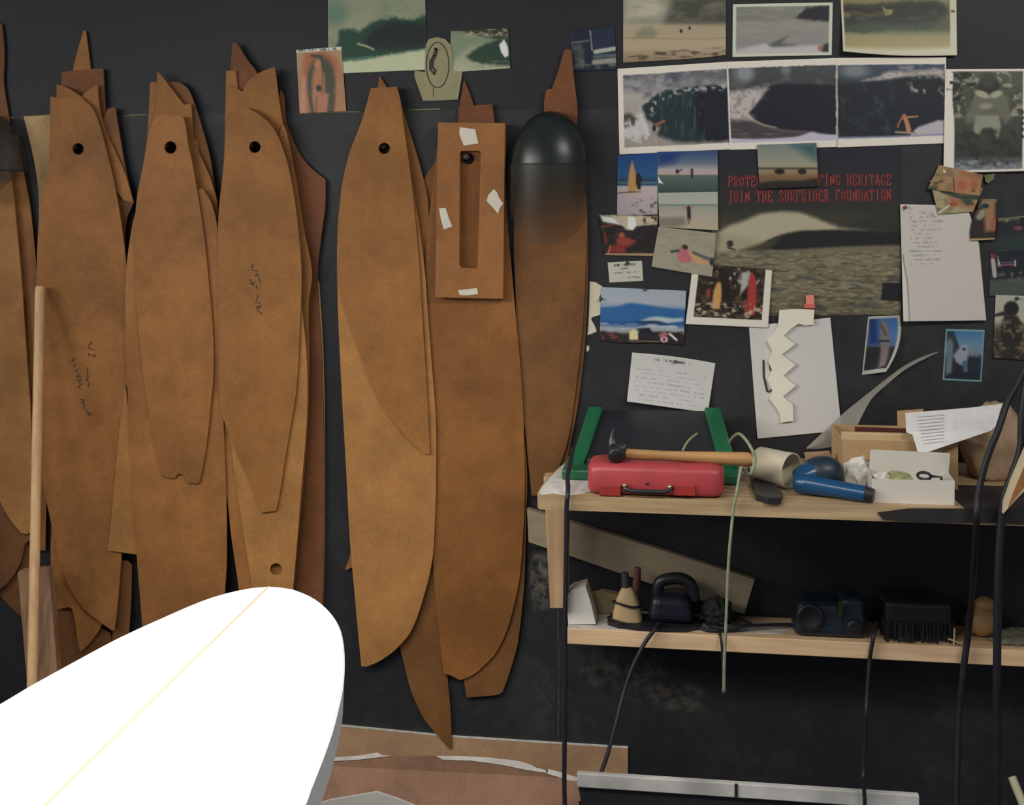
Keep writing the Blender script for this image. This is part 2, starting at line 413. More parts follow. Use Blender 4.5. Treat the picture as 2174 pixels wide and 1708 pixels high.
template(ST, [(322, 262), (330, 248), (345, 243), (388, 246), (393, 262), (400, 310), (409, 351), (432, 492), (443, 597), (451, 690), (453, 788), (444, 894), (434, 974), (423, 1024), (419, 1026), (397, 1024), (394, 1014), (387, 1007), (379, 1005), (370, 1015), (356, 1013), (342, 1009), (334, 964), (311, 841), (300, 757), (290, 640), (286, 520), (290, 425), (305, 345)], 0.0555, H_MID, 'foremost template at the second peg, chipped lower end above the blank', holes=[(362, 313, 13.5)])
# --- third peg stack
template(ST, [(480, 150), (500, 150), (520, 300), (560, 520), (470, 560), (470, 420), (476, 330), (478, 240)], 0.0255, H_MID, 'template with narrow flat tip at the left of the third peg')
template(ST, [(493, 93), (498, 90), (505, 95), (525, 127), (546, 157), (560, 260), (590, 420), (500, 420), (484, 250), (489, 160)], 0.0195, H_RED, 'reddish template with tall leaning point at the third peg')
template(ST, [(596, 190), (603, 205), (608, 262), (625, 305), (640, 333), (662, 358), (691, 381), (690, 440), (682, 500), (674, 588), (683, 753), (687, 911), (687, 1157), (683, 1300), (600, 1300), (590, 800), (560, 400)], 0.0135, H_RED, 'reddish template with angular wing, rightmost edge of the third peg stack')
template(ST, [(672, 590), (677, 600), (686, 753), (689, 911), (689, 1157), (685, 1300), (672, 1300), (668, 900)], 0.0075, H_OLIVE, 'thin pale template edge rearmost along the third peg stack\'s right side')
template(ST, [(484, 182), (500, 186), (515, 194), (523, 176), (535, 164), (555, 152), (583, 142), (587, 170), (592, 210), (600, 260), (612, 330), (629, 420), (646, 500), (660, 576), (657, 600), (640, 604), (560, 604), (490, 560), (478, 440), (481, 300)], 0.0315, H_WARM, 'template with broad ear-shaped tip behind the third peg hole')
template(ST, [(600, 262), (608, 280), (625, 362), (646, 492), (662, 578), (655, 648), (656, 760), (654, 876), (645, 1010), (632, 1157), (623, 1250), (618, 1330), (575, 1330), (560, 700), (560, 400)], 0.0375, H_MID, 'long template edge between the holed pale one and the reddish wing')
template(ST, [(466, 700), (520, 640), (560, 700), (560, 1330), (516, 1330), (505, 1235), (490, 1130), (478, 1000), (468, 860)], 0.0435, H_MID, 'template whose left edge flanks the pale holed one, third peg stack')
template(ST, [(520, 640), (600, 620), (640, 640), (651, 760), (652, 876), (642, 1010), (630, 1157), (622, 1250), (615, 1330), (543, 1330), (535, 1243), (520, 1150), (505, 1050), (490, 930), (485, 800)], 0.0505, H_LIGHT, 'pale template with a finger hole near its lower end above the blank\'s nose', holes=[(586, 1208, 13)])
template(ST, [(500, 226), (520, 228), (535, 234), (556, 247), (575, 265), (590, 290), (600, 315), (610, 345), (625, 421), (637, 527), (640, 600), (637, 683), (629, 827), (611, 939), (590, 1069), (585, 1084), (555, 1088), (530, 1025), (499, 953), (478, 900), (467, 858), (464, 718), (465, 600), (463, 490), (465, 440), (471, 385), (477, 325), (481, 270)], 0.0565, H_WARM, 'foremost template at the third peg, vertical handwriting and tapered foot', holes=[(541, 312, 12.5)])
T3 = bpy.data.objects['surfboard_template.028']
for w in (scrawl(530, 562, 20, 42, 4, 9, 11), scrawl(525, 595, 14, 24, 3, 12, 12), scrawl(535, 628, 12, 44, 4, 14, 13)): strokes(w, 1.7, 0.0565).build(HAND, INK, T3)
# --- fourth peg stack
template(ST, [(805, 162), (808, 164), (822, 192), (830, 400), (790, 400), (796, 230)], 0.0075, H_DARK, 'template showing only a small point above the fourth peg')
template(ST, [(838, 198), (850, 217), (860, 250), (881, 316), (899, 380), (910, 440), (905, 560), (880, 700), (800, 600), (800, 300)], 0.0135, H_DEEP, 'template right behind the tall foremost one at the fourth peg')
template(ST, [(770, 1080), (748, 1130), (744, 1175), (732, 1210), (748, 1204), (760, 1250), (850, 1250), (850, 1080)], 0.0135, H_DEEP, 'template with a small thorn left of the long one\'s lower half, fourth stack')
template(ST, [(848, 1368), (854, 1392), (868, 1450), (880, 1484), (900, 1525), (925, 1556), (955, 1589), (959, 1588), (957, 1520), (950, 1440), (940, 1380), (932, 1280), (925, 1100), (860, 1100), (845, 1250)], 0.0108, H_SIX, 'template tail with long slanted point hanging lowest, between the two long ones')
template(ST, [(788, 230), (840, 240), (880, 420), (900, 560), (907, 650), (917, 778), (925, 890), (926, 1000), (923, 1108), (917, 1192), (896, 1277), (872, 1340), (840, 1378), (815, 1397), (795, 1408), (776, 1415), (767, 1413), (760, 1340), (752, 1250), (743, 1150), (735, 1000), (727, 860), (722, 760), (717, 640), (717, 480), (730, 390), (760, 300)], 0.0255, H_LIGHT, 'long light template with slanted round end, left of the block\'s stack')
template(ST, [(787, 187), (803, 186), (842, 184), (847, 200), (851, 218), (858, 274), (870, 358), (881, 457), (891, 575), (897, 680), (904, 790), (909, 880), (913, 962), (910, 965), (900, 962), (880, 944), (846, 908), (820, 873), (800, 838), (778, 790), (764, 748), (748, 700), (728, 640), (720, 597), (719, 520), (720, 457), (726, 393), (741, 327), (755, 290), (769, 253), (778, 222)], 0.0315, H_WARM, 'tall foremost template at the fourth peg with dagger-shaped lower end', holes=[(816, 316, 13)])
# --- fifth stack, with the slotted block
template(ST, [(984, 172), (987, 173), (994, 190), (1005, 224), (1020, 350), (1020, 600), (985, 600), (970, 350), (975, 240)], 0.0075, H_RED, 'template with narrow spike above the slotted block')
template(ST, [(925, 344), (935, 335), (950, 340), (962, 600), (945, 660), (905, 640), (900, 520), (898, 420), (900, 383), (911, 362)], 0.0075, H_DARK, 'template with curved wing left of the slotted block')
template(ST, [(974, 226), (1045, 221), (1050, 262), (1055, 600), (940, 600), (970, 300)], 0.0135, H_RED, 'square-topped reddish template just above the slotted block')
template(ST, [(1110, 900), (1119, 1000), (1117, 1108), (1112, 1248), (1100, 1361), (1090, 1400), (1079, 1435), (1067, 1468), (1058, 1474), (991, 1480), (986, 1450), (960, 1300), (1000, 900)], 0.0135, H_SIX, 'darker template with angular foot behind the long one right of the dagger-shaped one')
template(ST, [(930, 300), (1070, 300), (1078, 480), (1085, 560), (1096, 683), (1107, 806), (1113, 946), (1114, 1040), (1112, 1108), (1104, 1220), (1096, 1264), (1086, 1305), (1075, 1340), (1061, 1371), (1045, 1395), (1026, 1414), (1010, 1428), (995, 1437), (977, 1443), (956, 1433), (942, 1429), (934, 1360), (926, 1284), (919, 1185), (916, 1060), (912, 900), (908, 750), (903, 620), (905, 520), (915, 425)], 0.0195, H_DEEP, 'long template carrying the slotted block, broad rounded lower end')
# --- sixth, under the face shield
template(ST, [(1170, 300), (1240, 380), (1247, 460), (1248, 600), (1241, 740), (1228, 850), (1212, 940), (1195, 1010), (1160, 1010), (1150, 700)], 0.0075, H_DARK, 'dark template edge rearmost at the right of the face shield\'s template')
template(ST, [(1120, 330), (1200, 330), (1240, 400), (1246, 480), (1243, 575), (1238, 680), (1230, 760), (1219, 850), (1204, 940), (1182, 1000), (1150, 1050), (1129, 1052), (1122, 985), (1115, 915), (1107, 850), (1098, 720), (1094, 600), (1091, 520), (1096, 420)], 0.0135, H_SIX, 'template hanging behind the clear face shield, tapering to the workbench')
template(ST, [(1160, 190), (1172, 188), (1185, 150), (1198, 107), (1204, 104), (1213, 107), (1219, 170), (1226, 243), (1215, 330), (1160, 330), (1155, 219)], 0.0195, H_RED, 'stepped reddish template tip rising above the face shield')
# --- pegs
STEEL = mat('worn_steel', (0.06, 0.058, 0.055), 0.6, metal=0.3)
PW = wood('peg_wood', (0.07, 0.04, 0.02), rough=.8, axis='Y')
for (x, y), l, dd in zip(PEGS[:4], ('wooden peg in the hole of the first template stack', 'wooden peg in the hole of the second template stack', 'wooden peg in the hole of the third template stack', 'wooden peg in the hole of the fourth template stack'), (.042, .058, .060, .035)):
    p = P(x, y, 0); c = S(x, 0) * 6.5
    o = MB().lathe([(0, 0), (c, 0), (c, dd - .018), (c * .8, dd - .016), (0, dd - .016)], (p.x, 0, p.z + .002), (0, -1, 0), 14).build('wall_peg', PW); tag(o, l, 'peg', 'pegs for the templates')
p = P(995, 334, 0)
o = MB().lathe([(0, 0), (.007, 0), (.007, .038), (0, .038)], (p.x, 0, p.z), (0, -1, 0), 14).build('wall_peg', STEEL); tag(o, 'dark steel peg at the top of the block\'s slot', 'peg', 'pegs for the templates')
p = P(1175, 262, 0)
o = MB().lathe([(0, 0), (.006, 0), (.006, .06), (0, .06)], (p.x, 0, p.z), (0, -1, 0), 14).build('wall_peg', STEEL); tag(o, 'steel peg under the face shield\'s crown', 'peg', 'pegs for the templates')

# --- slotted block with tape
PLY = hardboard('block_ply', (0.360, 0.153, 0.047), 23.0, 0.22)
TAPE = mat('paper_tape', (0.72, 0.68, 0.55), 0.7, 0.06)
bp = P(1000, 450, 0.02)
blk = thing('slotted_block', 'brown rectangular wooden block with long slot and pale tape pieces', 'block', (bp.x, -0.02, P(1000, 631, .04).z))
slot = [(979, 320), (1018, 320), (1021, 324), (1014, 566), (1010, 570), (979, 568), (975, 562), (976, 326)]
fr = [(930, 260), (1072, 261), (1068, 634), (924, 631)]
def loops(l, d, th): f = [P(x, y, d) for x, y in l]; return f, [q + Vector((0, th, 0)) for q in f]
f, b = loops(fr, 0.044, 0.0235)
MB().prism(f, b, holes=[loops(slot, 0.044, 0.0235)]).build('body', PLY, blk)
for pts in ([(976, 270), (1009, 274), (1012, 290), (1016, 304), (985, 309), (979, 295), (975, 285)], [(1048, 401), (1055, 408), (1060, 420), (1069, 432), (1062, 440), (1057, 454), (1046, 440), (1033, 427), (1036, 415)], [(932, 442), (946, 441), (952, 460), (960, 481), (950, 484), (942, 487), (936, 465)], [(972, 616), (1013, 611), (1015, 624), (990, 627), (976, 626)]):
    plate('tape_piece', pts, 0.0452, TAPE, th=0.001, parent=blk, pegs=False, corner=10)

# --- dowel leaning on the wall, and the plank
DOW = wood('pale_dowel_wood', (0.78, 0.50, 0.25), axis='Z', contrast=0.2)
a = P(85, 612, 0.060); zb = 0.0
r0 = S(85, .06) * 9.5
bq = P(68, 1470, 0.30)
dirv = (bq - a); end = a + dirv * ((zb + .02 - a.z) / dirv.z)
o = MB().tube([a + Vector((0, 0, .006)), a, a + (end - a) * .5, end], [r0 * .8, r0, r0, r0], 14).build('wooden_dowel', DOW); tag(o, 'long pale round dowel leaning against the templates at far left', 'dowel')
PLK = wood('rough_plank', (0.36, 0.20, 0.11), axis='Z', contrast=0.4)
pk = [(38, 1215), (42, 1211), (100, 1205), (104, 1209), (121, 1420), (142, 1700), (165, 2000), (110, 2030), (85, 1700), (58, 1455)]
f = []; b = []
zt_, d0 = P(70, 1208, .10).z, .10
for x, y in pk:
    t = (y - 1208) / (1700 - 1208); q = P(x, y, d0 + .07 * t)
    f.append(q); b.append(q + Vector((0, .022, 0)))
zmin = .0
for i in range(len(f)):
    if f[i].z < .0: f[i].z = 0; b[i].z = 0
o = MB().prism(f, b).build('wooden_plank', PLK); tag(o, 'rough brown plank standing behind the dowel\'s lower end', 'plank')

# chipped paint along the panel joint, and the rubbed upright joint below the bench
CHIP = mat('chipped_joint', (.16, .17, .07), .7, .3, 60)
mb = MB()
for x0, x1, y0, y1, w in ((262, 312, 245, 242, 2.2), (700, 762, 238, 236, 2), (866, 935, 233, 230, 2.6), (2, 30, 244, 250, 2.5), (640, 700, 241, 238, 1.2)):
    f = [P(x0, y0, .0016), P((x0 + x1) / 2, (y0 + y1) / 2 - 1.2, .0016), P(x1, y1, .0016), P(x1, y1 + w, .0016), P(x0, y0 + w * .6, .0016)]
    mb.prism(f, [p + Vector((0, .001, 0)) for p in f])
tag(mb.build('trim_1', CHIP), kind='structure')
f = [P(1183, 1296, .0016), P(1187, 1296, .0016), P(1188, 1400, .0016), P(1187, 1575, .0016), P(1184, 1575, .0016), P(1184, 1400, .0016)]
tag(MB().prism(f, [p + Vector((0, .001, 0)) for p in f]).build('trim_2', mat('rubbed_joint', (.045, .05, .03), .7, .6, 90)), kind='structure')
# ------------------------------------------------------------------ the white surfboard blank on its shaping stand
ZB = 0.96
FOAM = mat('white_foam', (0.86, 0.86, 0.84), 0.75, 0.015, 60, bump=0.05)
STRG = mat('stringer_wood', (0.66, 0.45, 0.27), 0.6, 0.05, 40)
Lpx = [(572, 1243), (534, 1246), (477, 1258), (427, 1274), (356, 1304), (249, 1353), (157, 1402), (57, 1457), (0, 1491)]
Rpx = [(572, 1243), (623, 1249), (645, 1257), (672, 1271), (700, 1295), (720, 1325), (729, 1358), (732, 1407), (728, 1459), (719, 1501), (707, 1547), (686, 1607), (661, 1670), (647, 1708)]
nose = Q(572, 1243, ZB); ax = (Q(95, 1708, ZB) - nose); ax.z = 0; ax.normalize(); sd = Vector((-ax.y, ax.x, 0))
def loc(p): q = p - nose; return q.dot(ax), q.dot(sd)
Ll = [loc(Q(x, y, ZB)) for x, y in Lpx]; Rl = [loc(Q(x, y, ZB)) for x, y in Rpx]
def extend(l):
    s, w = l[-1]; sg = 1 if w > 0 else -1; w = abs(w); wm = 0.285
    for k in range(1, 13):
        s2 = s + (2.15 - s) * k / 12; t = k / 12
        ww = w + (wm - w) * (1 - (1 - min(1, t * 2.2)) ** 2)
        if t > .45: ww *= 1 - .55 * ((t - .45) / .55) ** 2
        l.append((s2, sg * ww))
    return l
Ll = extend(Ll); Rl = extend(Rl)
loop2 = Ll + Rl[:0:-1]
loop2 = [(v.x * .001, v.y * .001) for v in smooth_loop([(a * 1000, b * 1000) for a, b in loop2], step=18, corner=60)]
cen = (1.0, sum(w for s, w in loop2) / len(loop2))
def inset(l, m):
    n = len(l); out = []
    for i in range(n):
        a = Vector(l[i - 1]); c = Vector(l[(i + 1) % n]); t = (c - a)
        if t.length < 1e-9: out.append(l[i]); continue
        t.normalize(); nr = Vector((-t.y, t.x))
        q = Vector(l[i]) + nr * m
        if (q - Vector((min(max(l[i][0], .3), 1.9), 0))).length > (Vector(l[i]) - Vector((min(max(l[i][0], .3), 1.9), 0))).length: q = Vector(l[i]) - nr * m
        out.append((q.x, q.y))
    return out
def up(l, z): return [nose + ax * s + sd * w + Vector((0, 0, z)) for s, w in l]
board = thing('surfboard_blank', 'white foam surfboard blank with thin stringer line lying on a stand', 'surfboard', (nose + ax * 1.0 + Vector((0, 0, -.06))))
rings = [up(inset(loop2, .008), 0.0), up(inset(loop2, .002), -.0008), up(loop2, -.003), up(inset(loop2, .002), -.052), up(inset(loop2, .010), -.058), up(inset(loop2, .03), -.060)]
mb = MB(); n = len(loop2)
for grp in (rings[:2], rings[1:3], rings[2:4], rings[3:]):      # crisp deck edge: the bands do not share their normals
    vs = [p for r in grp for p in r]; fs = []
    for i in range(len(grp) - 1):
        for k in range(n): a = i * n + k; b2 = i * n + (k + 1) % n; fs.append((a, b2, b2 + n, a + n))
    mb.add(vs, fs, 0, True)
for r in (rings[0], rings[-1]):
    mb.add(r, [tuple(t) for t in tessellate_polygon([r])], 0)
mb.build('foam_body', FOAM, board)
s0, s1 = .004, 2.13
for nm, dz in (('stringer', .0006),):
    q = [nose + ax * s0 + sd * .0016, nose + ax * s1 + sd * .0016, nose + ax * s1 - sd * .0016, nose + ax * s0 - sd * .0016]
    MB().prism([p + Vector((0, 0, dz)) for p in q], [p + Vector((0, 0, -.03)) for p in q]).build(nm, STRG, board)
# stand
SW = wood('stand_wood', (0.30, 0.20, 0.12), axis='Z'); PAD = mat('stand_pad', (0.05, 0.05, 0.055), 0.9)
for s in (1.15, 1.85):
    c = nose + ax * s; R = Matrix(((ax.x, sd.x, 0), (ax.y, sd.y, 0), (0, 0, 1)))
    st = thing('shaping_stand', 'wooden shaping stand under the white blank\'s %s' % ('middle' if s < 1.5 else 'tail'), 'stand', (c.x, c.y, 0))
    MB().box((c.x, c.y, .02), (.4, .34, .04), R, .004).build('base', SW, st)
    MB().box((c.x, c.y, .44), (.09, .09, .80), R, .004).build('post', SW, st)
    cb = MB().box((c.x, c.y, .855), (.09, .36, .05), R, .004).build('crossbar', SW, st)
    for e in (-.15, .15):
        q = c + sd * e
        MB().box((q.x, q.y, .889), (.09, .05, .020), R, .004).build('pad', PAD, cb)
# ------------------------------------------------------------------ printed sheets: each one a thin sheet whose print is stored as a colour per vertex
def vnoise(x, y, seed):
    g = np.random.RandomState(seed % 100000).rand(64, 64)
    xi = np.floor(x).astype(int); yi = np.floor(y).astype(int); fx = x - xi; fy = y - yi
    fx = fx * fx * (3 - 2 * fx); fy = fy * fy * (3 - 2 * fy)
    a = g[yi % 64, xi % 64]; b = g[yi % 64, (xi + 1) % 64]; c = g[(yi + 1) % 64, xi % 64]; d = g[(yi + 1) % 64, (xi + 1) % 64]
    return (a * (1 - fx) + b * fx) * (1 - fy) + (c * (1 - fx) + d * fx) * fy
def fbm(x, y, seed, o=3):
    s = 0; a = .5; t = 0
    for i in range(o):
        s = s + vnoise(x * 2 ** i, y * 2 ** i, seed + i * 7) * a; t += a; a *= .5
    return s / t
class Art:
    """the print on a sheet: X, Y are positions on the sheet in units of the pinned-up layout"""
    def __init__(s, X, Y, base): s.X, s.Y = X, Y; s.c = np.empty(X.shape + (3,)); s.c[:] = base; s.wx = s.wy = 0
    def mix(s, m, col):
        m = np.clip(m, 0, 1)[..., None]; s.c = s.c * (1 - m) + np.array(col, float) * m; return s
    def vg(s, stops, slope=0, x0=0):
        y = s.Y - slope * (s.X - x0); ys = [a[0] for a in stops]
        for k in range(3): s.c[..., k] = np.interp(y, ys, [a[1][k] for a in stops])
        return s
    def dist(s, pts):
        x, y = s.X, s.Y; n = len(pts); d = np.full(x.shape, 1e9); ins = np.zeros(x.shape, bool)
        for i in range(n):
            x1, y1 = pts[i - 1]; x2, y2 = pts[i]
            ex, ey = x2 - x1, y2 - y1; L = ex * ex + ey * ey or 1e-9
            t = np.clip(((x - x1) * ex + (y - y1) * ey) / L, 0, 1)
            d = np.minimum(d, np.hypot(x - x1 - t * ex, y - y1 - t * ey))
            if y1 != y2: ins ^= ((y1 > y) != (y2 > y)) & (x < ex * (y - y1) / (ey or 1e-9) + x1)
        return np.where(ins, -d, d)
    def poly(s, pts, col, soft=1.5, op=1, sm=True, rag=0, rs=8, seed=1):
        if sm: pts = [(v.x, v.y) for v in smooth_loop(pts, step=8)]
        d = s.dist(pts)
        if rag: d = d + (fbm(s.X / rs, s.Y / rs, seed) - .5) * 2 * rag
        return s.mix((.5 - d / (2 * soft)) * 1, col) if op == 1 else s.mix(np.clip(.5 - d / (2 * soft), 0, 1) * op, col)
    def ell(s, cx, cy, rx, ry, col, soft=.25, ang=0, op=1):
        a = math.radians(ang); dx, dy = s.X - cx, s.Y - cy
        u = (dx * math.cos(a) + dy * math.sin(a)) / rx; v = (-dx * math.sin(a) + dy * math.cos(a)) / ry
        return s.mix(np.clip((1 - np.hypot(u, v)) / soft + .5, 0, 1) * op, col)
    def line(s, pts, w, col, soft=1.0, op=1):
        x, y = s.X, s.Y; d = np.full(x.shape, 1e9)
        for (x1, y1), (x2, y2) in zip(pts[:-1], pts[1:]):
            ex, ey = x2 - x1, y2 - y1; L = ex * ex + ey * ey or 1e-9
            t = np.clip(((x - x1) * ex + (y - y1) * ey) / L, 0, 1); d = np.minimum(d, np.hypot(x - x1 - t * ex, y - y1 - t * ey))
        return s.mix(np.clip((w / 2 - d) / soft + .5, 0, 1) * op, col)
    def noise(s, col, sx, sy, lo, hi, seed, op=1, region=None, rsoft=4):
        n = fbm(s.X / sx, s.Y / sy, seed); m = np.clip((n - lo) / (hi - lo), 0, 1) * op
        if region: m = m * np.clip(.5 - s.dist(region) / (2 * rsoft), 0, 1)
        return s.mix(m, col)
    def text(s, x0, y0, x1, y1, h, col, seed, op=.7, gap=.3, cw=3.0):
        """a line of small print too small to read"""
        L = math.hypot(x1 - x0, y1 - y0); ux, uy = (x1 - x0) / L, (y1 - y0) / L
        u = (s.X - x0) * ux + (s.Y - y0) * uy; v = -(s.X - x0) * uy + (s.Y - y0) * ux
        n = vnoise(u / cw, np.zeros_like(u), seed); wgap = vnoise(u / (cw * 4), np.ones_like(u) * 3, seed + 1) > gap * .6
        m = (u > 0) & (u < L) & (np.abs(v) < h / 2)
        return s.mix(m * wgap * np.clip((n - .25) * 3, 0, 1) * op, col)
    def border(s, l, t, r, b, col, rag=0):
        n = (fbm(s.X / 9, s.Y / 9, 5) - .5) * 2 * rag
        u, v, w, h = s.U, s.V, s.wx, s.wy
        m = np.maximum.reduce([(l - u * w + n) / 1.2 + .5, (t - v * h + n) / 1.2 + .5, (r - (1 - u) * w + n) / 1.2 + .5, (b - (1 - v) * h + n) / 1.2 + .5])
        return s.mix(m, col)
WHITE = (196, 190, 174)
GP = 'photos and papers pinned up on the dark wall'
SHEETS = {}
def sheet(name, q, d, art, label, cat='photo', glossy=True, base=WHITE, step=1.7, warp=None, th=.0004, group=GP, k=LUM):
    """q: four corners TL TR BR BL of the pinned sheet; art(a) draws its print; warp(u,v)->(dx,dy,lift)"""
    q = [Vector((a[0], a[1])) for a in q]
    w = ((q[1] - q[0]).length + (q[2] - q[3]).length) / 2; h = ((q[3] - q[0]).length + (q[2] - q[1]).length) / 2
    nx = max(2, int(w / step)) + 1; ny = max(2, int(h / step)) + 1
    U, V = np.meshgrid(np.linspace(0, 1, nx), np.linspace(0, 1, ny))
    X = (q[0].x * (1 - U) + q[1].x * U) * (1 - V) + (q[3].x * (1 - U) + q[2].x * U) * V
    Y = (q[0].y * (1 - U) + q[1].y * U) * (1 - V) + (q[3].y * (1 - U) + q[2].y * U) * V
    a = Art(X, Y, base); a.U, a.V, a.wx, a.wy = U, V, w, h
    if art: art(a)
    A = np.clip(a.c, 0, 255) / 255.0
    A = np.where(A <= .04045, A / 12.92, ((A + .055) / 1.055) ** 2.4)
    A = A * .86 + (A @ np.array([.3, .6, .1]))[..., None] * .14
    A = np.clip((A - .005) / k, .003, .9)
    Dl = np.zeros_like(U)
    if warp:
        dx, dy, Dl = warp(U, V); X = X + dx; Y = Y + dy
    vs = [tuple(P(x, y, d + l)) for x, y, l in zip(X.ravel(), Y.ravel(), np.broadcast_to(Dl, U.shape).ravel())]
    fs = [(j * nx + i, (j + 1) * nx + i, (j + 1) * nx + i + 1, j * nx + i + 1) for j in range(ny - 1) for i in range(nx - 1)]
    # the back of the sheet, so that it has a thickness
    rim = [i for i in range(nx)] + [j * nx + nx - 1 for j in range(1, ny)] + [(ny - 1) * nx + i for i in range(nx - 2, -1, -1)] + [j * nx for j in range(ny - 2, 0, -1)]
    mb = MB(); mb.add(vs, fs, 0, True)
    n0 = len(mb.v); bk = [(vs[i][0], vs[i][1] + th, vs[i][2]) for i in rim]
    mb.v += bk; m_ = len(rim)
    for i in range(m_): mb.f.append((rim[i], rim[(i + 1) % m_], n0 + (i + 1) % m_, n0 + i)); mb.m.append(0); mb.sm.append(False)
    o = mb.build(name, M_GLOSS if glossy else M_PRINT, fix=False)
    ca = o.data.color_attributes.new('print', 'FLOAT_COLOR', 'POINT')
    cols = np.ones((len(mb.v), 4)); fc = A.reshape(-1, 3); cols[:len(fc), :3] = fc; cols[n0:, :3] = fc[rim]
    ca.data.foreach_set('color', cols.ravel())
    tag(o, label, cat, group); SHEETS[label] = o
    return o
def curl(lift_tl=0, lift_tr=0, lift_br=0, lift_bl=0, p=2):
    def f(U, V):
        l = lift_tl * ((1 - U) * (1 - V)) ** p + lift_tr * (U * (1 - V)) ** p + lift_br * (U * V) ** p + lift_bl * ((1 - U) * V) ** p
        return 0 * U, 0 * U, l
    return f
def pin(px, py, d, m, label):
    p = P(px, py, d); o = MB().lathe([(0, .0085), (.0035, .008), (.0042, .006), (.0025, .004), (.0028, .002), (.0042, .0006), (.0, .0)], p, (0, -1, 0), 12).build('push_pin', m)
    tag(o, label, 'push pin', 'push pins in the papers')
PG = mat('green_pin', (0.02, 0.07, 0.06), 0.3); PR = mat('red_pin', (0.30, 0.03, 0.03), 0.3); PB = mat('brown_pin', (0.16, 0.10, 0.05), 0.3)

DK = (37, 37, 46)
# --- upper left pictures
def art(a):
    a.vg([(0, (122, 128, 98)), (50, (128, 132, 104)), (150, (130, 136, 108))])
    a.ell(712, 28, 26, 24, (70, 108, 88), .9, 0, .7)
    a.noise((98, 116, 92), 34, 18, .45, .8, 3, .6)
    a.poly([(716, 90), (722, 66), (742, 60), (765, 68), (785, 48), (830, 38), (880, 40), (910, 30), (915, 105), (860, 112), (790, 125), (735, 132), (700, 118)], (35, 62, 50), 5, rag=5)
    a.poly([(775, 85), (800, 60), (840, 48), (905, 52), (905, 95), (820, 105), (780, 100)], (35, 40, 42), 7)
    a.poly([(695, 130), (760, 128), (830, 116), (905, 105), (905, 160), (690, 160)], (165, 170, 135), 4, rag=4)
    a.line([(760, 93), (778, 98), (793, 105)], 4, (140, 150, 105), 3)
    a.line([(732, 127), (790, 120)], 4, (60, 105, 80), 4)
sheet('wave_photo', [(696, -40), (902, -40), (906, 148), (697, 157)], .0022, art, 'large green wave photo at top, above the small icon card', k=LUM)
def art(a):
    a.vg([(55, (86, 100, 76)), (100, (126, 134, 106)), (150, (150, 154, 122))])
    a.poly([(930, 75), (960, 68), (1015, 72), (1060, 83), (1000, 95), (955, 135), (925, 150)], (108, 122, 95), 6)
    a.poly([(990, 120), (1015, 100), (1050, 86), (1085, 80), (1085, 140), (1040, 137), (1005, 130)], (42, 62, 48), 4, rag=4)
    a.poly([(970, 62), (1085, 55), (1085, 75), (1060, 83), (1010, 74)], (52, 58, 44), 3)
    a.noise((150, 140, 110), 10, 5, .55, .7, 9, .9, [(985, 60), (1080, 60), (1080, 80), (985, 76)])
    a.poly([(1060, 95), (1070, 84), (1078, 100), (1079, 118), (1072, 122), (1064, 110)], (225, 222, 200), 2)  # glare off the glossy paper, painted into the print
    a.noise((120, 132, 100), 14, 5, .5, .8, 10, .6, [(1000, 130), (1085, 125), (1085, 150), (1000, 150)])
sheet('wave_photo', [(957, 66), (1079, 59), (1083, 145), (955, 154)], .0030, art, 'small green wave photo with bright painted-on glare, right of the oval drawing')
def art(a):
    a.mix(np.ones_like(a.X), (148, 122, 84))
    a.poly([(648, 112), (690, 108), (715, 125), (728, 175), (728, 240), (635, 240), (637, 170)], (150, 84, 52), 7)
    a.poly([(640, 160), (650, 165), (650, 240), (636, 240)], (168, 118, 92), 5); a.poly([(712, 150), (728, 170), (730, 240), (712, 240)], (150, 105, 65), 5)
    a.ell(682, 176, 30, 56, (62, 66, 52), .3); a.poly([(655, 200), (712, 200), (708, 245), (660, 245)], (64, 64, 50), 3)
    a.ell(676, 185, 14, 52, (150, 100, 62), .5); a.poly([(664, 200), (698, 198), (694, 245), (668, 245)], (152, 100, 74), 3)
    a.ell(675, 136, 8, 10, (160, 105, 62), .4); a.ell(677, 187, 6, 7, (52, 48, 44), .4); a.line([(662, 118), (682, 120), (688, 150)], 6, (60, 62, 50), 3)
    a.line([(672, 205), (671, 240)], 3, (110, 68, 55), 2); a.line([(685, 150), (683, 200)], 2, (90, 70, 50), 2)
    a.line([(626, 107), (728, 100)], 11, (186, 182, 166), 1)
    a.text(633, 108, 724, 102, 5, (70, 78, 80), 4, .8, .2, 2.5)
sheet('picture_card', [(629, 106), (725, 99), (735, 236), (636, 241)], .0034, art, 'small orange and green picture card with arched figure, left of the big wave photo', 'card', base=(148, 120, 85))
# the oval drawing cut from card
CARD = mat('olive_card', alb((126, 122, 92)), 0.7, 0.08, 30)
oc = plate('oval_drawing', [(880, 150), (902, 153), (904, 118), (904, 95), (910, 83), (928, 79), (945, 83), (957, 95), (961, 120), (961, 150), (982, 152), (977, 182), (972, 211), (935, 213), (898, 214), (886, 180), (880, 163)], .0048, CARD, th=.0008, label='olive cut paper with an ink oval, overlapping both green wave photos', cat='drawing', pegs=False, group=GP)
ell = [(929 + 24 * math.cos(t * .1309), 138 + 48 * math.sin(t * .1309)) for t in range(49)]
strokes([ell], 2.2, .0048).build('ink_oval', INK, oc)
o2 = [(925, 103), (921, 118), (914, 130), (913, 146), (922, 157), (925, 150), (918, 142), (919, 130), (925, 118), (928, 106)]
strokes([o2 + [o2[0]]], 4.5, .0048, .0006).build('ink_shape', INK, oc)
strokes([[(920, 186), (920, 206)]], 1.5, .0048, .0006).build('ink_line', INK, oc)
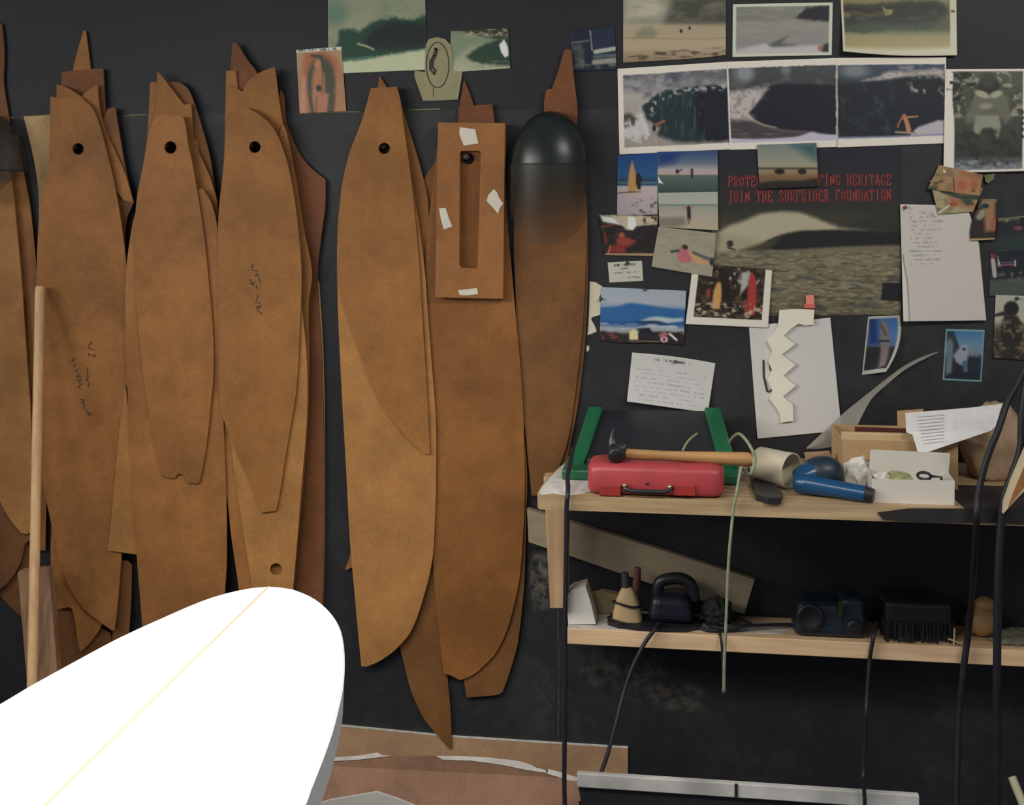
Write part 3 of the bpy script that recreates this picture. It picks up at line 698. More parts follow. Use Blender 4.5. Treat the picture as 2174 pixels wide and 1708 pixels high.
# --- small dark photo by the spike
def art(a):
    a.mix(np.ones_like(a.X), (35, 40, 52)); a.poly([(1255, 62), (1305, 58), (1303, 104), (1256, 106)], (40, 46, 62), 4)
    a.line([(1253, 66), (1257, 106)], 2.6, (110, 125, 120), 1); a.line([(1207, 92), (1250, 86)], 4, (78, 88, 82), 2)
    a.poly([(1214, 97), (1234, 92), (1240, 110), (1237, 135), (1222, 138)], (62, 74, 72), 4)
    a.line([(1264, 110), (1305, 103)], 9, (150, 152, 138), 3); a.line([(1262, 120), (1308, 117)], 7, (70, 85, 92), 3); a.line([(1262, 132), (1308, 128)], 11, (130, 130, 118), 4)
    a.noise((105, 110, 88), 12, 6, .45, .7, 3, .7, [(1220, 126), (1308, 120), (1308, 145), (1220, 145)])
sheet('dark_photo', [(1211, 66), (1305, 57), (1309, 148), (1216, 152)], .0026, art, 'small dark photo beside the reddish spike, left of the pinned rows')
# --- top row
def art(a):
    a.vg([(0, (105, 108, 92)), (45, (90, 92, 78)), (55, (150, 135, 105)), (100, (158, 142, 110)), (135, (125, 105, 78))])
    a.poly([(1320, -20), (1400, -20), (1420, 20), (1400, 46), (1320, 50)], (160, 155, 132), 18)
    a.poly([(1415, 45), (1430, 0), (1545, -10), (1545, 52), (1460, 46)], (68, 68, 56), 9)
    a.noise((120, 118, 100), 30, 14, .4, .8, 8, .5, [(1320, 0), (1545, 0), (1545, 46), (1320, 46)])
    a.poly([(1352, 70), (1365, 58), (1385, 57), (1396, 70), (1385, 80), (1345, 81)], (122, 118, 95), 5)
    a.ell(1446, 66, 3, 4.5, (45, 45, 40), .4); a.ell(1464, 60, 2.5, 4, (45, 45, 40), .4)
    a.line([(1323, 80), (1541, 84)], 3, (130, 112, 85), 3, .6)
    a.noise((72, 62, 48), 22, 4, .5, .65, 12, .9, [(1390, 108), (1540, 105), (1540, 122), (1390, 122)]); a.noise((75, 65, 50), 16, 4, .5, .65, 14, .9, [(1330, 116), (1375, 116), (1375, 127), (1330, 127)])
sheet('beach_photo', [(1323, -40), (1541, -40), (1541, 121), (1323, 133)], .0024, art, 'hazy brown beach photo, first of the topmost row', warp=lambda U, V: (0 * U, -5 * U ** 6 * V, 0 * U))
def art(a):
    a.vg([(0, (118, 118, 108)), (40, (108, 110, 102)), (50, (128, 124, 116)), (95, (120, 120, 115)), (120, (150, 148, 148))])
    a.noise((140, 132, 112), 40, 6, .45, .7, 3, .6)
    a.poly([(1690, 38), (1715, 16), (1770, 10), (1770, 48), (1735, 43), (1700, 42)], (38, 38, 42), 3, rag=3)
    a.poly([(1630, 98), (1650, 86), (1672, 78), (1660, 92), (1690, 96), (1640, 103)], (80, 82, 80), 4)
    a.poly([(1560, 108), (1625, 92), (1640, 100), (1765, 94), (1768, 115), (1560, 118)], (165, 160, 160), 4)
    a.ell(1742, 102, 6, 7, (140, 105, 75), .5); a.poly([(1748, 95), (1768, 88), (1768, 112), (1745, 110)], (45, 45, 48), 3)
    a.border(7, 6, 7, 6, (176, 182, 160))
sheet('wave_photo', [(1556, 9), (1768, 5), (1766, 117), (1555, 121)], .0024, art, 'white bordered grey wave photo, middle of the topmost row')
def art(a):
    a.vg([(0, (120, 108, 70)), (10, (100, 92, 55)), (60, (60, 72, 48)), (75, (128, 122, 78)), (95, (140, 130, 80)), (105, (175, 170, 145)), (120, (165, 160, 140))])
    a.poly([(1788, 8), (1830, 10), (1900, 4), (1990, 3), (2012, 15), (2014, 30), (1990, 52), (1965, 62), (1920, 60), (1880, 62), (1830, 70), (1800, 66), (1780, 60)], (48, 62, 42), 4, rag=4)
    a.poly([(1788, 12), (1850, 14), (1920, 8), (1990, 8), (2010, 22), (1980, 42), (1900, 50), (1840, 46), (1800, 55), (1780, 40)], (38, 37, 34), 6)
    a.poly([(1872, 12), (1882, 20), (1897, 20), (1893, 30), (1880, 34)], (130, 122, 72), 2); a.ell(1798, 32, 10, 6, (95, 78, 45), .6)
    a.noise((85, 78, 48), 24, 5, .5, .7, 4, .6, [(1788, 15), (1990, 10), (1990, 40), (1788, 45)])
    a.border(5, 0, 14, 0, (172, 168, 142)); a.ell(2023, 24, 5, 3, (95, 70, 40), .5)
sheet('wave_photo', [(1783, -40), (2030, -40), (2032, 117), (1790, 109)], .0026, art, 'yellow-green photo with dark weedy wave and curling lower edge, last of the topmost row', warp=lambda U, V: (0 * U, 5 * np.sin(U * 3.1) * V ** 4, .018 * V ** 3 * (1 - .5 * U)))
# --- row of three prints
def art(a):
    a.vg([(150, (88, 88, 92)), (175, (110, 110, 112)), (205, (150, 145, 138)), (320, (120, 112, 100))])
    a.noise((70, 72, 84), 26, 16, .48, .75, 6, .8, [(1318, 150), (1545, 145), (1545, 185), (1318, 215)])
    a.noise((160, 156, 152), 20, 16, .5, .75, 16, .6)
    a.poly([(1363, 228), (1380, 212), (1395, 200), (1420, 190), (1450, 186), (1480, 184), (1520, 182), (1550, 190), (1550, 312), (1400, 312), (1395, 290), (1400, 272), (1385, 262), (1372, 250)], (36, 50, 52), 3, rag=4)
    a.poly([(1480, 190), (1520, 184), (1550, 195), (1550, 300), (1500, 305), (1470, 260), (1475, 215)], (35, 37, 45), 9)
    a.poly([(1322, 268), (1345, 262), (1362, 240), (1378, 280), (1385, 300), (1322, 305)], (170, 165, 165), 5, rag=4); a.ell(1333, 255, 18, 14, (66, 64, 55), .7)
    a.poly([(1322, 290), (1395, 288), (1440, 302), (1545, 300), (1545, 330), (1322, 330)], (135, 128, 118), 5, rag=4)
    a.noise((84, 96, 96), 5, 22, .55, .8, 201, .45, [(1390, 205), (1500, 190), (1500, 300), (1400, 300)]); a.noise((165, 160, 156), 8, 6, .5, .7, 203, .9, [(1365, 240), (1400, 198), (1440, 186), (1548, 178), (1548, 190), (1450, 196), (1405, 215), (1385, 245)], 5); a.noise((175, 170, 170), 7, 9, .45, .65, 205, .9, [(1322, 262), (1362, 236), (1392, 300), (1322, 306)], 5)
    a.line([(1362, 248), (1378, 286)], 3, (185, 180, 180), 2); a.line([(1392, 264), (1410, 257)], 4, (150, 88, 55), 2); a.line([(1400, 262), (1402, 275)], 3, (120, 80, 60), 2); a.ell(1389, 272, 4, 7, (40, 40, 40), .5)
    a.border(11, 15, 1, 14, WHITE, 1)
sheet('wave_photo', [(1311, 146), (1543, 131), (1550, 317), (1315, 328)], .0030, art, 'photo of a surfer under a breaking wave, left print of the panorama strip')
def art(a):
    a.vg([(140, (66, 68, 70)), (190, (58, 62, 62)), (215, (110, 105, 102)), (300, (110, 100, 100))])
    a.ell(1580, 155, 20, 18, (120, 125, 128), .8); a.ell(1668, 148, 10, 10, (100, 102, 105), .8); a.noise((95, 95, 96), 22, 18, .5, .75, 26, .5)
    a.poly([(1545, 195), (1595, 190), (1630, 182), (1620, 205), (1595, 240), (1610, 270), (1560, 262), (1548, 250)], (165, 155, 150), 6, rag=5)
    a.poly([(1590, 240), (1605, 222), (1620, 205), (1633, 186), (1650, 178), (1780, 180), (1780, 290), (1730, 280), (1660, 275), (1610, 258)], (36, 36, 44), 3)
    a.poly([(1545, 255), (1590, 255), (1640, 272), (1700, 280), (1780, 290), (1780, 310), (1545, 310)], (66, 58, 60), 5)
    a.noise((120, 112, 108), 8, 7, .48, .7, 207, .8, [(1550, 200), (1620, 185), (1640, 180), (1600, 245), (1560, 262)], 8); a.noise((95, 88, 86), 22, 4, .5, .7, 209, .7, [(1548, 258), (1700, 282), (1770, 296), (1548, 306)], 4)
    a.line([(1580, 245), (1620, 265), (1648, 271)], 3, (150, 130, 110), 2, .8)
    a.poly([(1545, 293), (1600, 295), (1690, 290), (1725, 280), (1740, 284), (1780, 286), (1780, 320), (1545, 320)], (165, 160, 175), 2)
    a.border(3, 14, 1.5, 15, WHITE, 1)
sheet('wave_photo', [(1543, 131), (1776, 123), (1777, 312), (1550, 318)], .0036, art, 'photo of a dark hollow wave, middle print of the panorama strip')
def art(a):
    a.vg([(135, (60, 72, 88)), (160, (58, 66, 76)), (180, (45, 55, 55)), (300, (37, 38, 46))])
    a.ell(1815, 150, 28, 14, (105, 112, 112), .9); a.noise((125, 125, 128), 24, 12, .45, .7, 31, .8, [(1880, 138), (2005, 135), (2005, 165), (1870, 165)])
    a.poly([(1830, 172), (1860, 163), (1900, 150), (1940, 155), (1985, 145), (2005, 150), (2005, 175), (1985, 160), (1940, 165), (1890, 168)], (158, 152, 142), 4, rag=3)
    a.poly([(1776, 180), (1870, 172), (1930, 162), (1990, 160), (2006, 172), (2006, 260), (1950, 285), (1776, 292)], (36, 40, 45), 4)
    a.noise((140, 132, 122), 9, 12, .55, .7, 33, .9, [(1890, 178), (1930, 175), (2000, 185), (2004, 205), (1940, 200), (1895, 188)])
    a.noise((62, 74, 84), 12, 16, .5, .8, 211, .5, [(1780, 185), (1900, 175), (1900, 285), (1780, 285)], 10); a.noise((120, 118, 114), 7, 5, .5, .68, 213, .9, [(1840, 168), (1900, 150), (2004, 146), (2004, 166), (1900, 166), (1860, 176)], 4)
    a.poly([(1942, 276), (1965, 264), (1990, 256), (2006, 254), (2006, 292), (1930, 292)], (160, 155, 160), 3, rag=3)
    a.line([(1916, 248), (1908, 262), (1906, 270)], 3, (150, 100, 65), 1.5); a.line([(1920, 247), (1926, 262), (1930, 276)], 9, (165, 110, 62), 2); a.line([(1926, 249), (1948, 247)], 3.5, (160, 112, 65), 1.5); a.line([(1902, 280), (1945, 283)], 4, (140, 130, 100), 2); a.line([(1926, 266), (1928, 278)], 8, (165, 110, 90), 2); a.ell(1919, 246, 4, 4, (150, 95, 60), .4)
    a.poly([(1776, 291), (1900, 288), (2010, 283), (2010, 320), (1776, 320)], (120, 125, 150), 2)
    a.border(1.5, 15, 3, 17, WHITE, 1)
sheet('wave_photo', [(1776, 123), (2009, 121), (2008, 304), (1778, 313)], .0042, art, 'photo of a surfer at the wave\'s foot, right print of the panorama strip')
def art(a):
    a.vg([(150, (75, 80, 68)), (250, (60, 64, 54)), (330, (45, 50, 46)), (360, (110, 115, 118))])
    a.noise((135, 132, 108), 11, 9, .52, .66, 41, .95, [(2005, 150), (2180, 150), (2180, 250), (2020, 250)]); a.noise((62, 64, 56), 5, 4, .5, .7, 215, .5); a.noise((37, 38, 34), 13, 10, .5, .65, 42, .9, [(2005, 150), (2070, 150), (2070, 240), (2005, 240)])
    a.ell(2098, 185, 24, 20, (45, 46, 42), .4); a.ell(2098, 170, 14, 16, (58, 60, 50), .5)
    a.poly([(2070, 195), (2095, 203), (2125, 196), (2140, 206), (2148, 250), (2135, 262), (2120, 245), (2085, 245), (2060, 262), (2050, 258), (2060, 225)], (92, 94, 78), 5)
    a.ell(2085, 200, 16, 7, (145, 142, 118), .5, 20); a.ell(2115, 200, 14, 7, (140, 138, 115), .5, -20); a.ell(2093, 225, 14, 7, (125, 122, 98), .5); a.ell(2108, 240, 22, 10, (88, 88, 70), .5)
    a.poly([(2072, 245), (2120, 245), (2125, 270), (2118, 292), (2105, 270), (2088, 272), (2075, 290), (2066, 275)], (122, 124, 104), 3)
    a.noise((40, 44, 38), 12, 12, .5, .7, 44, .8, [(2030, 275), (2180, 275), (2180, 350), (2030, 350)])
    a.noise((130, 135, 140), 10, 6, .45, .7, 45, .7, [(2020, 338), (2180, 338), (2180, 370), (2020, 370)])
    a.poly([(2003, 150), (2024, 150), (2022, 210), (2026, 260), (2025, 370), (2000, 370)], WHITE, 1.2)
    a.noise((40, 42, 40), 10, 8, .52, .62, 47, .9, [(2009, 152), (2030, 152), (2028, 190), (2010, 192)], 2)
    a.border(0, 5, 10, 5, WHITE)
    for y in (238, 250, 262, 275, 290): a.ell(2171, y, 3, 4, (40, 42, 44), .4)
sheet('portrait_photo', [(2007, 147), (2182, 146), (2180, 363), (2003, 367)], .0062, art, 'black and white photo of a bare-chested person before leaves', warp=curl(0, 0, .006, .008))
# --- small snapshots
def art(a):
    a.vg([(325, (25, 62, 112)), (375, (35, 78, 118)), (383, (38, 58, 78)), (388, (70, 105, 115)), (392, (30, 62, 90)), (396, (165, 150, 150)), (460, (150, 138, 140))])
    a.poly([(1333, 410), (1335, 370), (1342, 340), (1350, 370), (1353, 395), (1349, 410)], (170, 122, 62), 2)
    a.line([(1311, 410), (1340, 407), (1360, 407)], 2, (70, 55, 55), 1.5); a.poly([(1350, 372), (1356, 366), (1362, 376), (1360, 402), (1354, 402), (1350, 388)], (38, 36, 40), 1.5)
    a.noise((80, 72, 80), 8, 5, .55, .68, 51, .8, [(1350, 425), (1396, 420), (1396, 455), (1330, 455)])
sheet('snapshot', [(1311, 330), (1396, 324), (1396, 455), (1310, 458)], .0046, art, 'snapshot of an upright orange surfboard and a person on blue sky')
def art(a):
    a.vg([(320, (45, 68, 105)), (345, (85, 98, 115)), (360, (150, 140, 140)), (370, (160, 138, 125)), (372, (80, 92, 88)), (395, (62, 78, 70)), (406, (52, 70, 70))])
    a.poly([(1396, 320), (1450, 320), (1430, 345), (1396, 352)], (30, 55, 105), 9)
    a.ell(1438, 364, 4, 5, (40, 45, 50), .4); a.line([(1438, 366), (1447, 360)], 3, (60, 55, 55), 1.5); a.line([(1469, 360), (1469, 376)], 5, (42, 45, 48), 2)
    a.poly([(1396, 373), (1402, 382), (1408, 390), (1398, 388)], (205, 205, 200), 1)
sheet('snapshot', [(1396, 322), (1524, 319), (1524, 407), (1396, 409)], .0052, art, 'snapshot of two small figures in pale blue water')
def art(a):
    a.vg([(405, (140, 148, 138)), (432, (150, 150, 138)), (435, (80, 110, 108)), (438, (130, 135, 120)), (455, (150, 140, 125)), (490, (160, 145, 120))])
    a.poly([(1398, 462), (1450, 460), (1460, 474), (1440, 482), (1398, 482)], (112, 106, 92), 5)
    a.line([(1454, 440), (1470, 440)], 5, (150, 110, 80), 2); a.line([(1462, 442), (1463, 464)], 8, (40, 42, 44), 2); a.line([(1463, 464), (1463, 474)], 4, (130, 85, 70), 1.5); a.ell(1462, 440, 3, 4, (70, 50, 40), .4)
sheet('snapshot', [(1397, 409), (1524, 407), (1525, 489), (1400, 482)], .0058, art, 'snapshot of a dark-dressed person standing on wet sand')
def art(a):
    a.mix(np.ones_like(a.X), (42, 38, 38)); a.noise((62, 55, 42), 16, 8, .5, .75, 61, .7)
    a.poly([(1271, 456), (1300, 458), (1318, 476), (1330, 486), (1345, 488), (1352, 480), (1397, 476), (1397, 458)], (170, 160, 130), 2, rag=3); a.poly([(1275, 458), (1300, 460), (1322, 478), (1300, 474), (1280, 470)], (225, 220, 200), 3)  # white glare along the top edge is painted into the print colours
    a.poly([(1334, 460), (1347, 462), (1350, 478), (1342, 488), (1333, 484)], (235, 232, 215), 2); a.noise((60, 45, 38), 8, 6, .5, .6, 63, .9, [(1360, 458), (1397, 458), (1397, 474), (1360, 474)])
    a.line([(1272, 482), (1300, 477)], 3, (120, 60, 40), 2)
    a.ell(1320, 500, 6, 7, (150, 75, 50), .5); a.poly([(1308, 506), (1330, 504), (1350, 512), (1335, 524), (1310, 520)], (135, 55, 42), 4); a.poly([(1291, 536), (1300, 520), (1325, 520), (1330, 538)], (125, 45, 35), 4); a.line([(1284, 495), (1287, 515)], 5, (110, 45, 30), 3); a.line([(1296, 522), (1291, 538)], 3, (180, 95, 60), 2)
    a.line([(1283, 541), (1394, 541)], 7, (150, 122, 82), 1.5)
sheet('snapshot', [(1271, 455), (1397, 457), (1394, 544), (1285, 541)], .0040, art, 'dark snapshot with red figures and white glare painted along its top', warp=curl(.006, .004, 0, 0))
def art(a):
    a.mix(np.ones_like(a.X), (140, 135, 115)); a.noise((128, 122, 102), 18, 6, .4, .7, 71, .6)
    a.ell(1454, 525, 6.5, 6, (58, 38, 36), .35); a.poly([(1437, 530), (1452, 527), (1464, 535), (1472, 548), (1462, 558), (1445, 556), (1438, 545)], (165, 88, 92), 2.5); a.poly([(1460, 530), (1472, 536), (1495, 552), (1512, 562), (1478, 560), (1468, 548)], (175, 130, 88), 2.5)
    a.line([(1426, 534), (1440, 532)], 6, (62, 68, 66), 2); a.line([(1472, 536), (1500, 548), (1514, 550)], 6, (78, 82, 78), 3); a.ell(1512, 556, 6, 8, (50, 52, 52), .5)
sheet('snapshot', [(1398, 481), (1521, 495), (1512, 588), (1383, 566)], .0064, art, 'pale sandy snapshot with a seated figure in pink', warp=lambda U, V: (0 * U, 0 * U, .004 * (1 - V) ** 2))
def art(a):
    a.mix(np.ones_like(a.X), (168, 165, 148)); a.text(1304, 563, 1350, 561, 5, (62, 64, 62), 3, .9, .1, 2); a.text(1318, 570, 1334, 569, 4, (70, 72, 70), 5, .8, 0, 2); a.text(1304, 580, 1356, 577, 3, (100, 100, 95), 7, .7); a.text(1302, 589, 1360, 588, 3.5, (105, 105, 100), 9, .7)
sheet('business_card', [(1290, 557), (1363, 553), (1366, 596), (1294, 600)], .0024, art, 'small white printed card under a green pin, below the glare snapshot', 'card', False)
# white scrap with torn edge, left of the blue photo
PAPER = mat('plain_paper', alb((178, 172, 152)), 0.7, 0.04)
plate('torn_paper', [(1252, 597), (1265, 599), (1279, 608), (1277, 622), (1273, 628), (1272, 636), (1276, 646), (1274, 668), (1264, 671), (1257, 673), (1255, 678), (1262, 690), (1267, 703), (1257, 708), (1247, 711), (1249, 690), (1251, 646)], .0022, PAPER, th=.0005, label='torn white paper strip left of the blue ocean photo', cat='paper', group=GP, pegs=False)
plate('paper_scrap', [(1246, 733), (1251, 734), (1251, 742), (1247, 747), (1244, 740)], .0012, PAPER, th=.0005, label='tiny pale paper scrap below the torn white strip', cat='paper', group=GP, pegs=False)
def art(a):
    a.vg([(605, (135, 148, 158)), (640, (145, 152, 160)), (650, (110, 128, 155)), (656, (35, 90, 140)), (685, (30, 75, 125)), (690, (90, 115, 140)), (695, (140, 145, 150)), (702, (120, 125, 130)), (706, (60, 55, 48)), (720, (42, 40, 40))], .03, 1275)
    a.poly([(1272, 653), (1310, 650), (1335, 643), (1360, 645), (1400, 652), (1455, 658), (1455, 680), (1272, 680)], (36, 88, 138), 3)
    a.poly([(1360, 680), (1390, 672), (1430, 676), (1450, 674), (1450, 682), (1400, 688), (1365, 685)], (150, 165, 168), 2.5); a.poly([(1345, 681), (1400, 682), (1420, 690), (1380, 690)], (28, 52, 85), 2)
    a.noise((165, 170, 172), 22, 3, .5, .7, 81, .8, [(1275, 684), (1450, 690), (1450, 702), (1275, 698)], 2)
    a.poly([(1272, 702), (1340, 708), (1450, 704), (1450, 735), (1272, 735)], (42, 40, 40), 3, rag=3); a.noise((105, 58, 50), 10, 6, .5, .65, 83, .9, [(1278, 706), (1338, 708), (1338, 722), (1278, 722)], 2)
    a.poly([(1336, 704), (1344, 697), (1354, 703), (1355, 720), (1336, 719)], (188, 178, 122), 1.2); a.poly([(1352, 697), (1378, 696), (1390, 710), (1360, 708)], (34, 36, 42), 2)
    a.ell(1410, 722, 8, 7, (185, 150, 150), .5); a.ell(1410, 722, 3, 4, (110, 45, 60), .5); a.line([(1422, 710), (1436, 722)], 5, (190, 180, 170), 2); a.poly([(1398, 712), (1412, 704), (1420, 712), (1402, 718)], (150, 90, 90), 2)
    a.line([(1336, 722), (1400, 727)], 2, (110, 92, 60), 1.5)
sheet('ocean_photo', [(1276, 609), (1457, 617), (1451, 734), (1273, 722)], .0046, art, 'blue ocean photo with a small yellow house along its lower edge', warp=lambda U, V: (0 * U, 4 * V * V * (U > .0) * np.sin(U * 6.3) * .6, .006 * U * (1 - V)))
def art(a):
    a.mix(np.ones_like(a.X), (44, 38, 34)); a.noise((80, 62, 42), 9, 8, .5, .68, 91, .9); a.noise((150, 145, 128), 10, 10, .6, .72, 92, .8, [(1500, 565), (1630, 570), (1630, 620), (1500, 600)])
    a.poly([(1513, 655), (1514, 625), (1522, 600), (1530, 598), (1532, 620), (1528, 655)], (175, 130, 62), 1.8); a.poly([(1528, 590), (1524, 575), (1530, 565), (1540, 575), (1552, 620), (1556, 660), (1535, 660), (1534, 610)], (38, 34, 32), 2)
    a.poly([(1585, 668), (1588, 610), (1592, 585), (1598, 578), (1604, 590), (1606, 625), (1602, 668)], (150, 45, 42), 1.8); a.poly([(1574, 580), (1590, 575), (1588, 605), (1572, 625)], (150, 150, 142), 3)
    a.ell(1504, 622, 4, 9, (130, 50, 35), .5); a.ell(1580, 630, 7, 10, (38, 32, 32), .4); a.ell(1584, 648, 6, 14, (115, 55, 45), .5); a.noise((160, 140, 115), 9, 5, .52, .66, 95, .9, [(1466, 640), (1630, 645), (1630, 680), (1466, 670)])
    a.border(15, 0, 15, 16, (192, 187, 172)); a.border(0, 2, 0, 0, (62, 58, 40))
sheet('surfboards_photo', [(1471, 558), (1640, 571), (1631, 696), (1455, 688)], .0062, art, 'white bordered photo of yellow and red surfboards stood on end')
# --- the poster with lettering
def art(a):
    a.vg([(315, DK), (440, (45, 45, 40)), (480, (60, 58, 46)), (525, (100, 95, 72)), (600, (108, 102, 78)), (640, (98, 92, 68)), (672, (90, 84, 62))])
    a.poly([(1520, 500), (1545, 480), (1580, 468), (1610, 455), (1640, 450), (1690, 450), (1720, 458), (1750, 470), (1780, 480), (1840, 488), (1760, 490), (1700, 498), (1660, 505), (1640, 520), (1600, 528), (1560, 532), (1515, 530)], (150, 142, 115), 5, rag=1)
    a.poly([(1515, 500), (1540, 498), (1590, 505), (1625, 520), (1600, 532), (1515, 535)], (138, 130, 100), 8)
    a.poly([(1612, 528), (1630, 510), (1660, 498), (1700, 490), (1780, 488), (1860, 490), (1915, 488), (1915, 520), (1820, 522), (1740, 526), (1660, 530)], (36, 36, 36), 3, rag=1); a.poly([(1570, 532), (1620, 515), (1660, 500), (1640, 522), (1620, 532)], (60, 58, 44), 5)
    a.poly([(1780, 480), (1915, 440), (1915, 490), (1860, 490)], (45, 46, 40), 8); a.ell(1550, 517, 7, 7, (48, 44, 38), .4); a.line([(1545, 525), (1560, 530)], 4, (60, 55, 45), 2)
    a.noise((70, 66, 50), 16, 3.2, .42, .75, 101, .75, [(1500, 535), (1915, 530), (1915, 672), (1500, 672)]); a.noise((140, 132, 102), 14, 3, .48, .75, 103, .6, [(1500, 535), (1915, 530), (1915, 672), (1500, 672)]); a.noise((56, 57, 56), 26, 4, .56, .70, 105, .6, [(1600, 580), (1915, 570), (1915, 672), (1600, 672)])
    a.poly([(1874, 600), (1912, 600), (1912, 640), (1870, 637)], (37, 36, 38), 1)
poster = sheet('surf_poster', [(1524, 316), (1912, 312), (1914, 668), (1500, 672)], .0018, art, 'large dark wave poster with red capital lettering across its top', 'poster', False, step=2.0)
RED = mat('red_ink', (0.42, 0.04, 0.04), 0.6, 0.1)
GL = {'A': [[(0, 0), (.5, 1), (1, 0)], [(.2, .36), (.8, .36)], [(-.1, 0), (.2, 0)], [(.8, 0), (1.1, 0)]],
 'C': [[(.95, .75), (.8, .95), (.5, 1), (.2, .9), (.05, .5), (.2, .1), (.5, 0), (.8, .05), (.95, .25)]],
 'D': [[(.15, 0), (.15, 1)], [(0, 1), (.5, 1), (.85, .8), (.95, .5), (.85, .2), (.5, 0), (0, 0)]],
 'E': [[(.15, 0), (.15, 1)], [(0, 1), (.9, 1), (.9, .8)], [(.15, .52), (.65, .52), (.65, .62)], [(0, 0), (.92, 0), (.92, .2)]],
 'F': [[(.15, 0), (.15, 1)], [(0, 1), (.9, 1), (.9, .8)], [(.15, .52), (.65, .52)], [(0, 0), (.32, 0)]],
 'G': [[(.92, .78), (.75, .97), (.5, 1), (.2, .9), (.05, .5), (.2, .1), (.5, 0), (.85, .1), (.85, .42)], [(.6, .42), (1, .42)]],
 'H': [[(.15, 0), (.15, 1)], [(.85, 0), (.85, 1)], [(.15, .5), (.85, .5)], [(0, 0), (.3, 0)], [(0, 1), (.3, 1)], [(.7, 0), (1, 0)], [(.7, 1), (1, 1)]],
 'I': [[(.5, 0), (.5, 1)], [(.3, 0), (.7, 0)], [(.3, 1), (.7, 1)]],
 'J': [[(.6, 1), (.6, 0), (.45, -.15), (.25, -.15)], [(.4, 1), (.8, 1)]],
 'N': [[(.12, 0), (.12, 1), (.88, 0), (.88, 1)], [(0, 0), (.26, 0)], [(.74, 1), (1, 1)]],
 'O': [[(.5, 1), (.2, .9), (.06, .5), (.2, .1), (.5, 0), (.8, .1), (.94, .5), (.8, .9), (.5, 1)]],
 'P': [[(.15, 0), (.15, 1)], [(0, 1), (.6, 1), (.88, .88), (.88, .6), (.6, .46), (.15, .46)], [(0, 0), (.34, 0)]],
 'R': [[(.15, 0), (.15, 1)], [(0, 1), (.6, 1), (.86, .88), (.86, .64), (.6, .52), (.15, .52)], [(.5, .52), (.9, 0), (1, 0)], [(0, 0), (.32, 0)]],
 'S': [[(.88, .78), (.75, .96), (.5, 1), (.2, .92), (.12, .72), (.3, .56), (.7, .44), (.9, .28), (.8, .08), (.5, 0), (.22, .05), (.1, .24)]],
 'T': [[(.5, 0), (.5, 1)], [(.02, .8), (.02, 1), (.98, 1), (.98, .8)], [(.32, 0), (.68, 0)]],
 'U': [[(.14, 1), (.14, .25), (.3, .03), (.5, 0), (.7, .03), (.86, .25), (.86, 1)], [(0, 1), (.28, 1)], [(.72, 1), (1, 1)]],
 'Y': [[(.05, 1), (.5, .5), (.95, 1)], [(.5, .5), (.5, 0)], [(.32, 0), (.68, 0)]]}
def words_on(txt, x0, x1, yb, h, slope, w):
    adv = (x1 - x0) / len(txt); out = []
    for i, ch in enumerate(txt):
        for ln in GL.get(ch, []):
            out.append([(x0 + i * adv + (a * .72 + .12) * adv, yb + slope * (i * adv) - b * h) for a, b in ln])
    return strokes(out, w, .0018, .0005)
words_on('PROTECT YOUR SURFING HERITAGE', 1545, 1893, 396, 22, -.012, 2.1).build('lettering', RED, poster)
words_on('JOIN THE SURFRIDER FOUNDATION', 1545, 1893, 429, 23, -.012, 2.1).build('lettering', RED, poster)
def art(a):
    a.vg([(305, (100, 115, 108)), (345, (130, 128, 110)), (354, (138, 130, 105)), (357, (60, 58, 42)), (362, (135, 120, 90)), (372, (115, 88, 58)), (384, (98, 75, 50)), (389, (60, 50, 38)), (393, (42, 40, 38)), (402, (40, 39, 40))])
    a.poly([(1680, 305), (1735, 303), (1735, 340), (1710, 325)], (50, 78, 82), 12)
    a.ell(1655, 364, 11, 6, (42, 38, 36), .4); a.ell(1703, 364, 9, 6, (42, 38, 36), .4); a.poly([(1620, 388), (1660, 383), (1690, 384), (1735, 378), (1738, 395), (1612, 395)], (44, 40, 36), 3)
sheet('postcard', [(1607, 307), (1733, 303), (1738, 396), (1613, 402)], .0076, art, 'postcard of a pale sky over dark humps, covering part of the red lettering', 'postcard')
# --- sheets in the middle
def art(a):
    a.mix(np.ones_like(a.X), (172, 170, 165)); a.text(1390, 764, 1466, 774, 5, (85, 85, 92), 111, .8, .15, 2.5)
    for i in range(8): a.text(1350 - i, 782 + i * 9, 1500 - i, 801 + i * 9, 2.5, (125, 125, 145), 120 + i, .6, .2, 4)
sheet('form_sheet', [(1342, 748), (1519, 771), (1503, 876), (1331, 852)], .0030, art, 'white printed form pinned above the green case', 'paper', False, warp=lambda U, V: (0 * U, 5 * np.sin(U * 3.1) * (1 - V) * -.6, .012 * V ** 2))
def art(a):
    a.mix(np.ones_like(a.X), (178, 175, 170))
    a.line([(1621, 766), (1622, 800), (1629, 830)], 5, (45, 45, 45), 1.5); a.line([(1634, 766), (1637, 785)], 5, (45, 45, 45), 1.5); a.line([(1637, 802), (1640, 826)], 5, (45, 45, 45), 1.5); a.line([(1640, 826), (1632, 832)], 4, (45, 45, 45), 1.5)
sheet('drawing_sheet', [(1590, 692), (1763, 674), (1787, 914), (1608, 931)], .0036, art, 'tall white sheet behind the cream zigzag strip', 'paper', False, warp=curl(0, 0, .002, .002))
CREAM = mat('cream_foam_sheet', alb((204, 194, 178)), 0.7, 0.04)
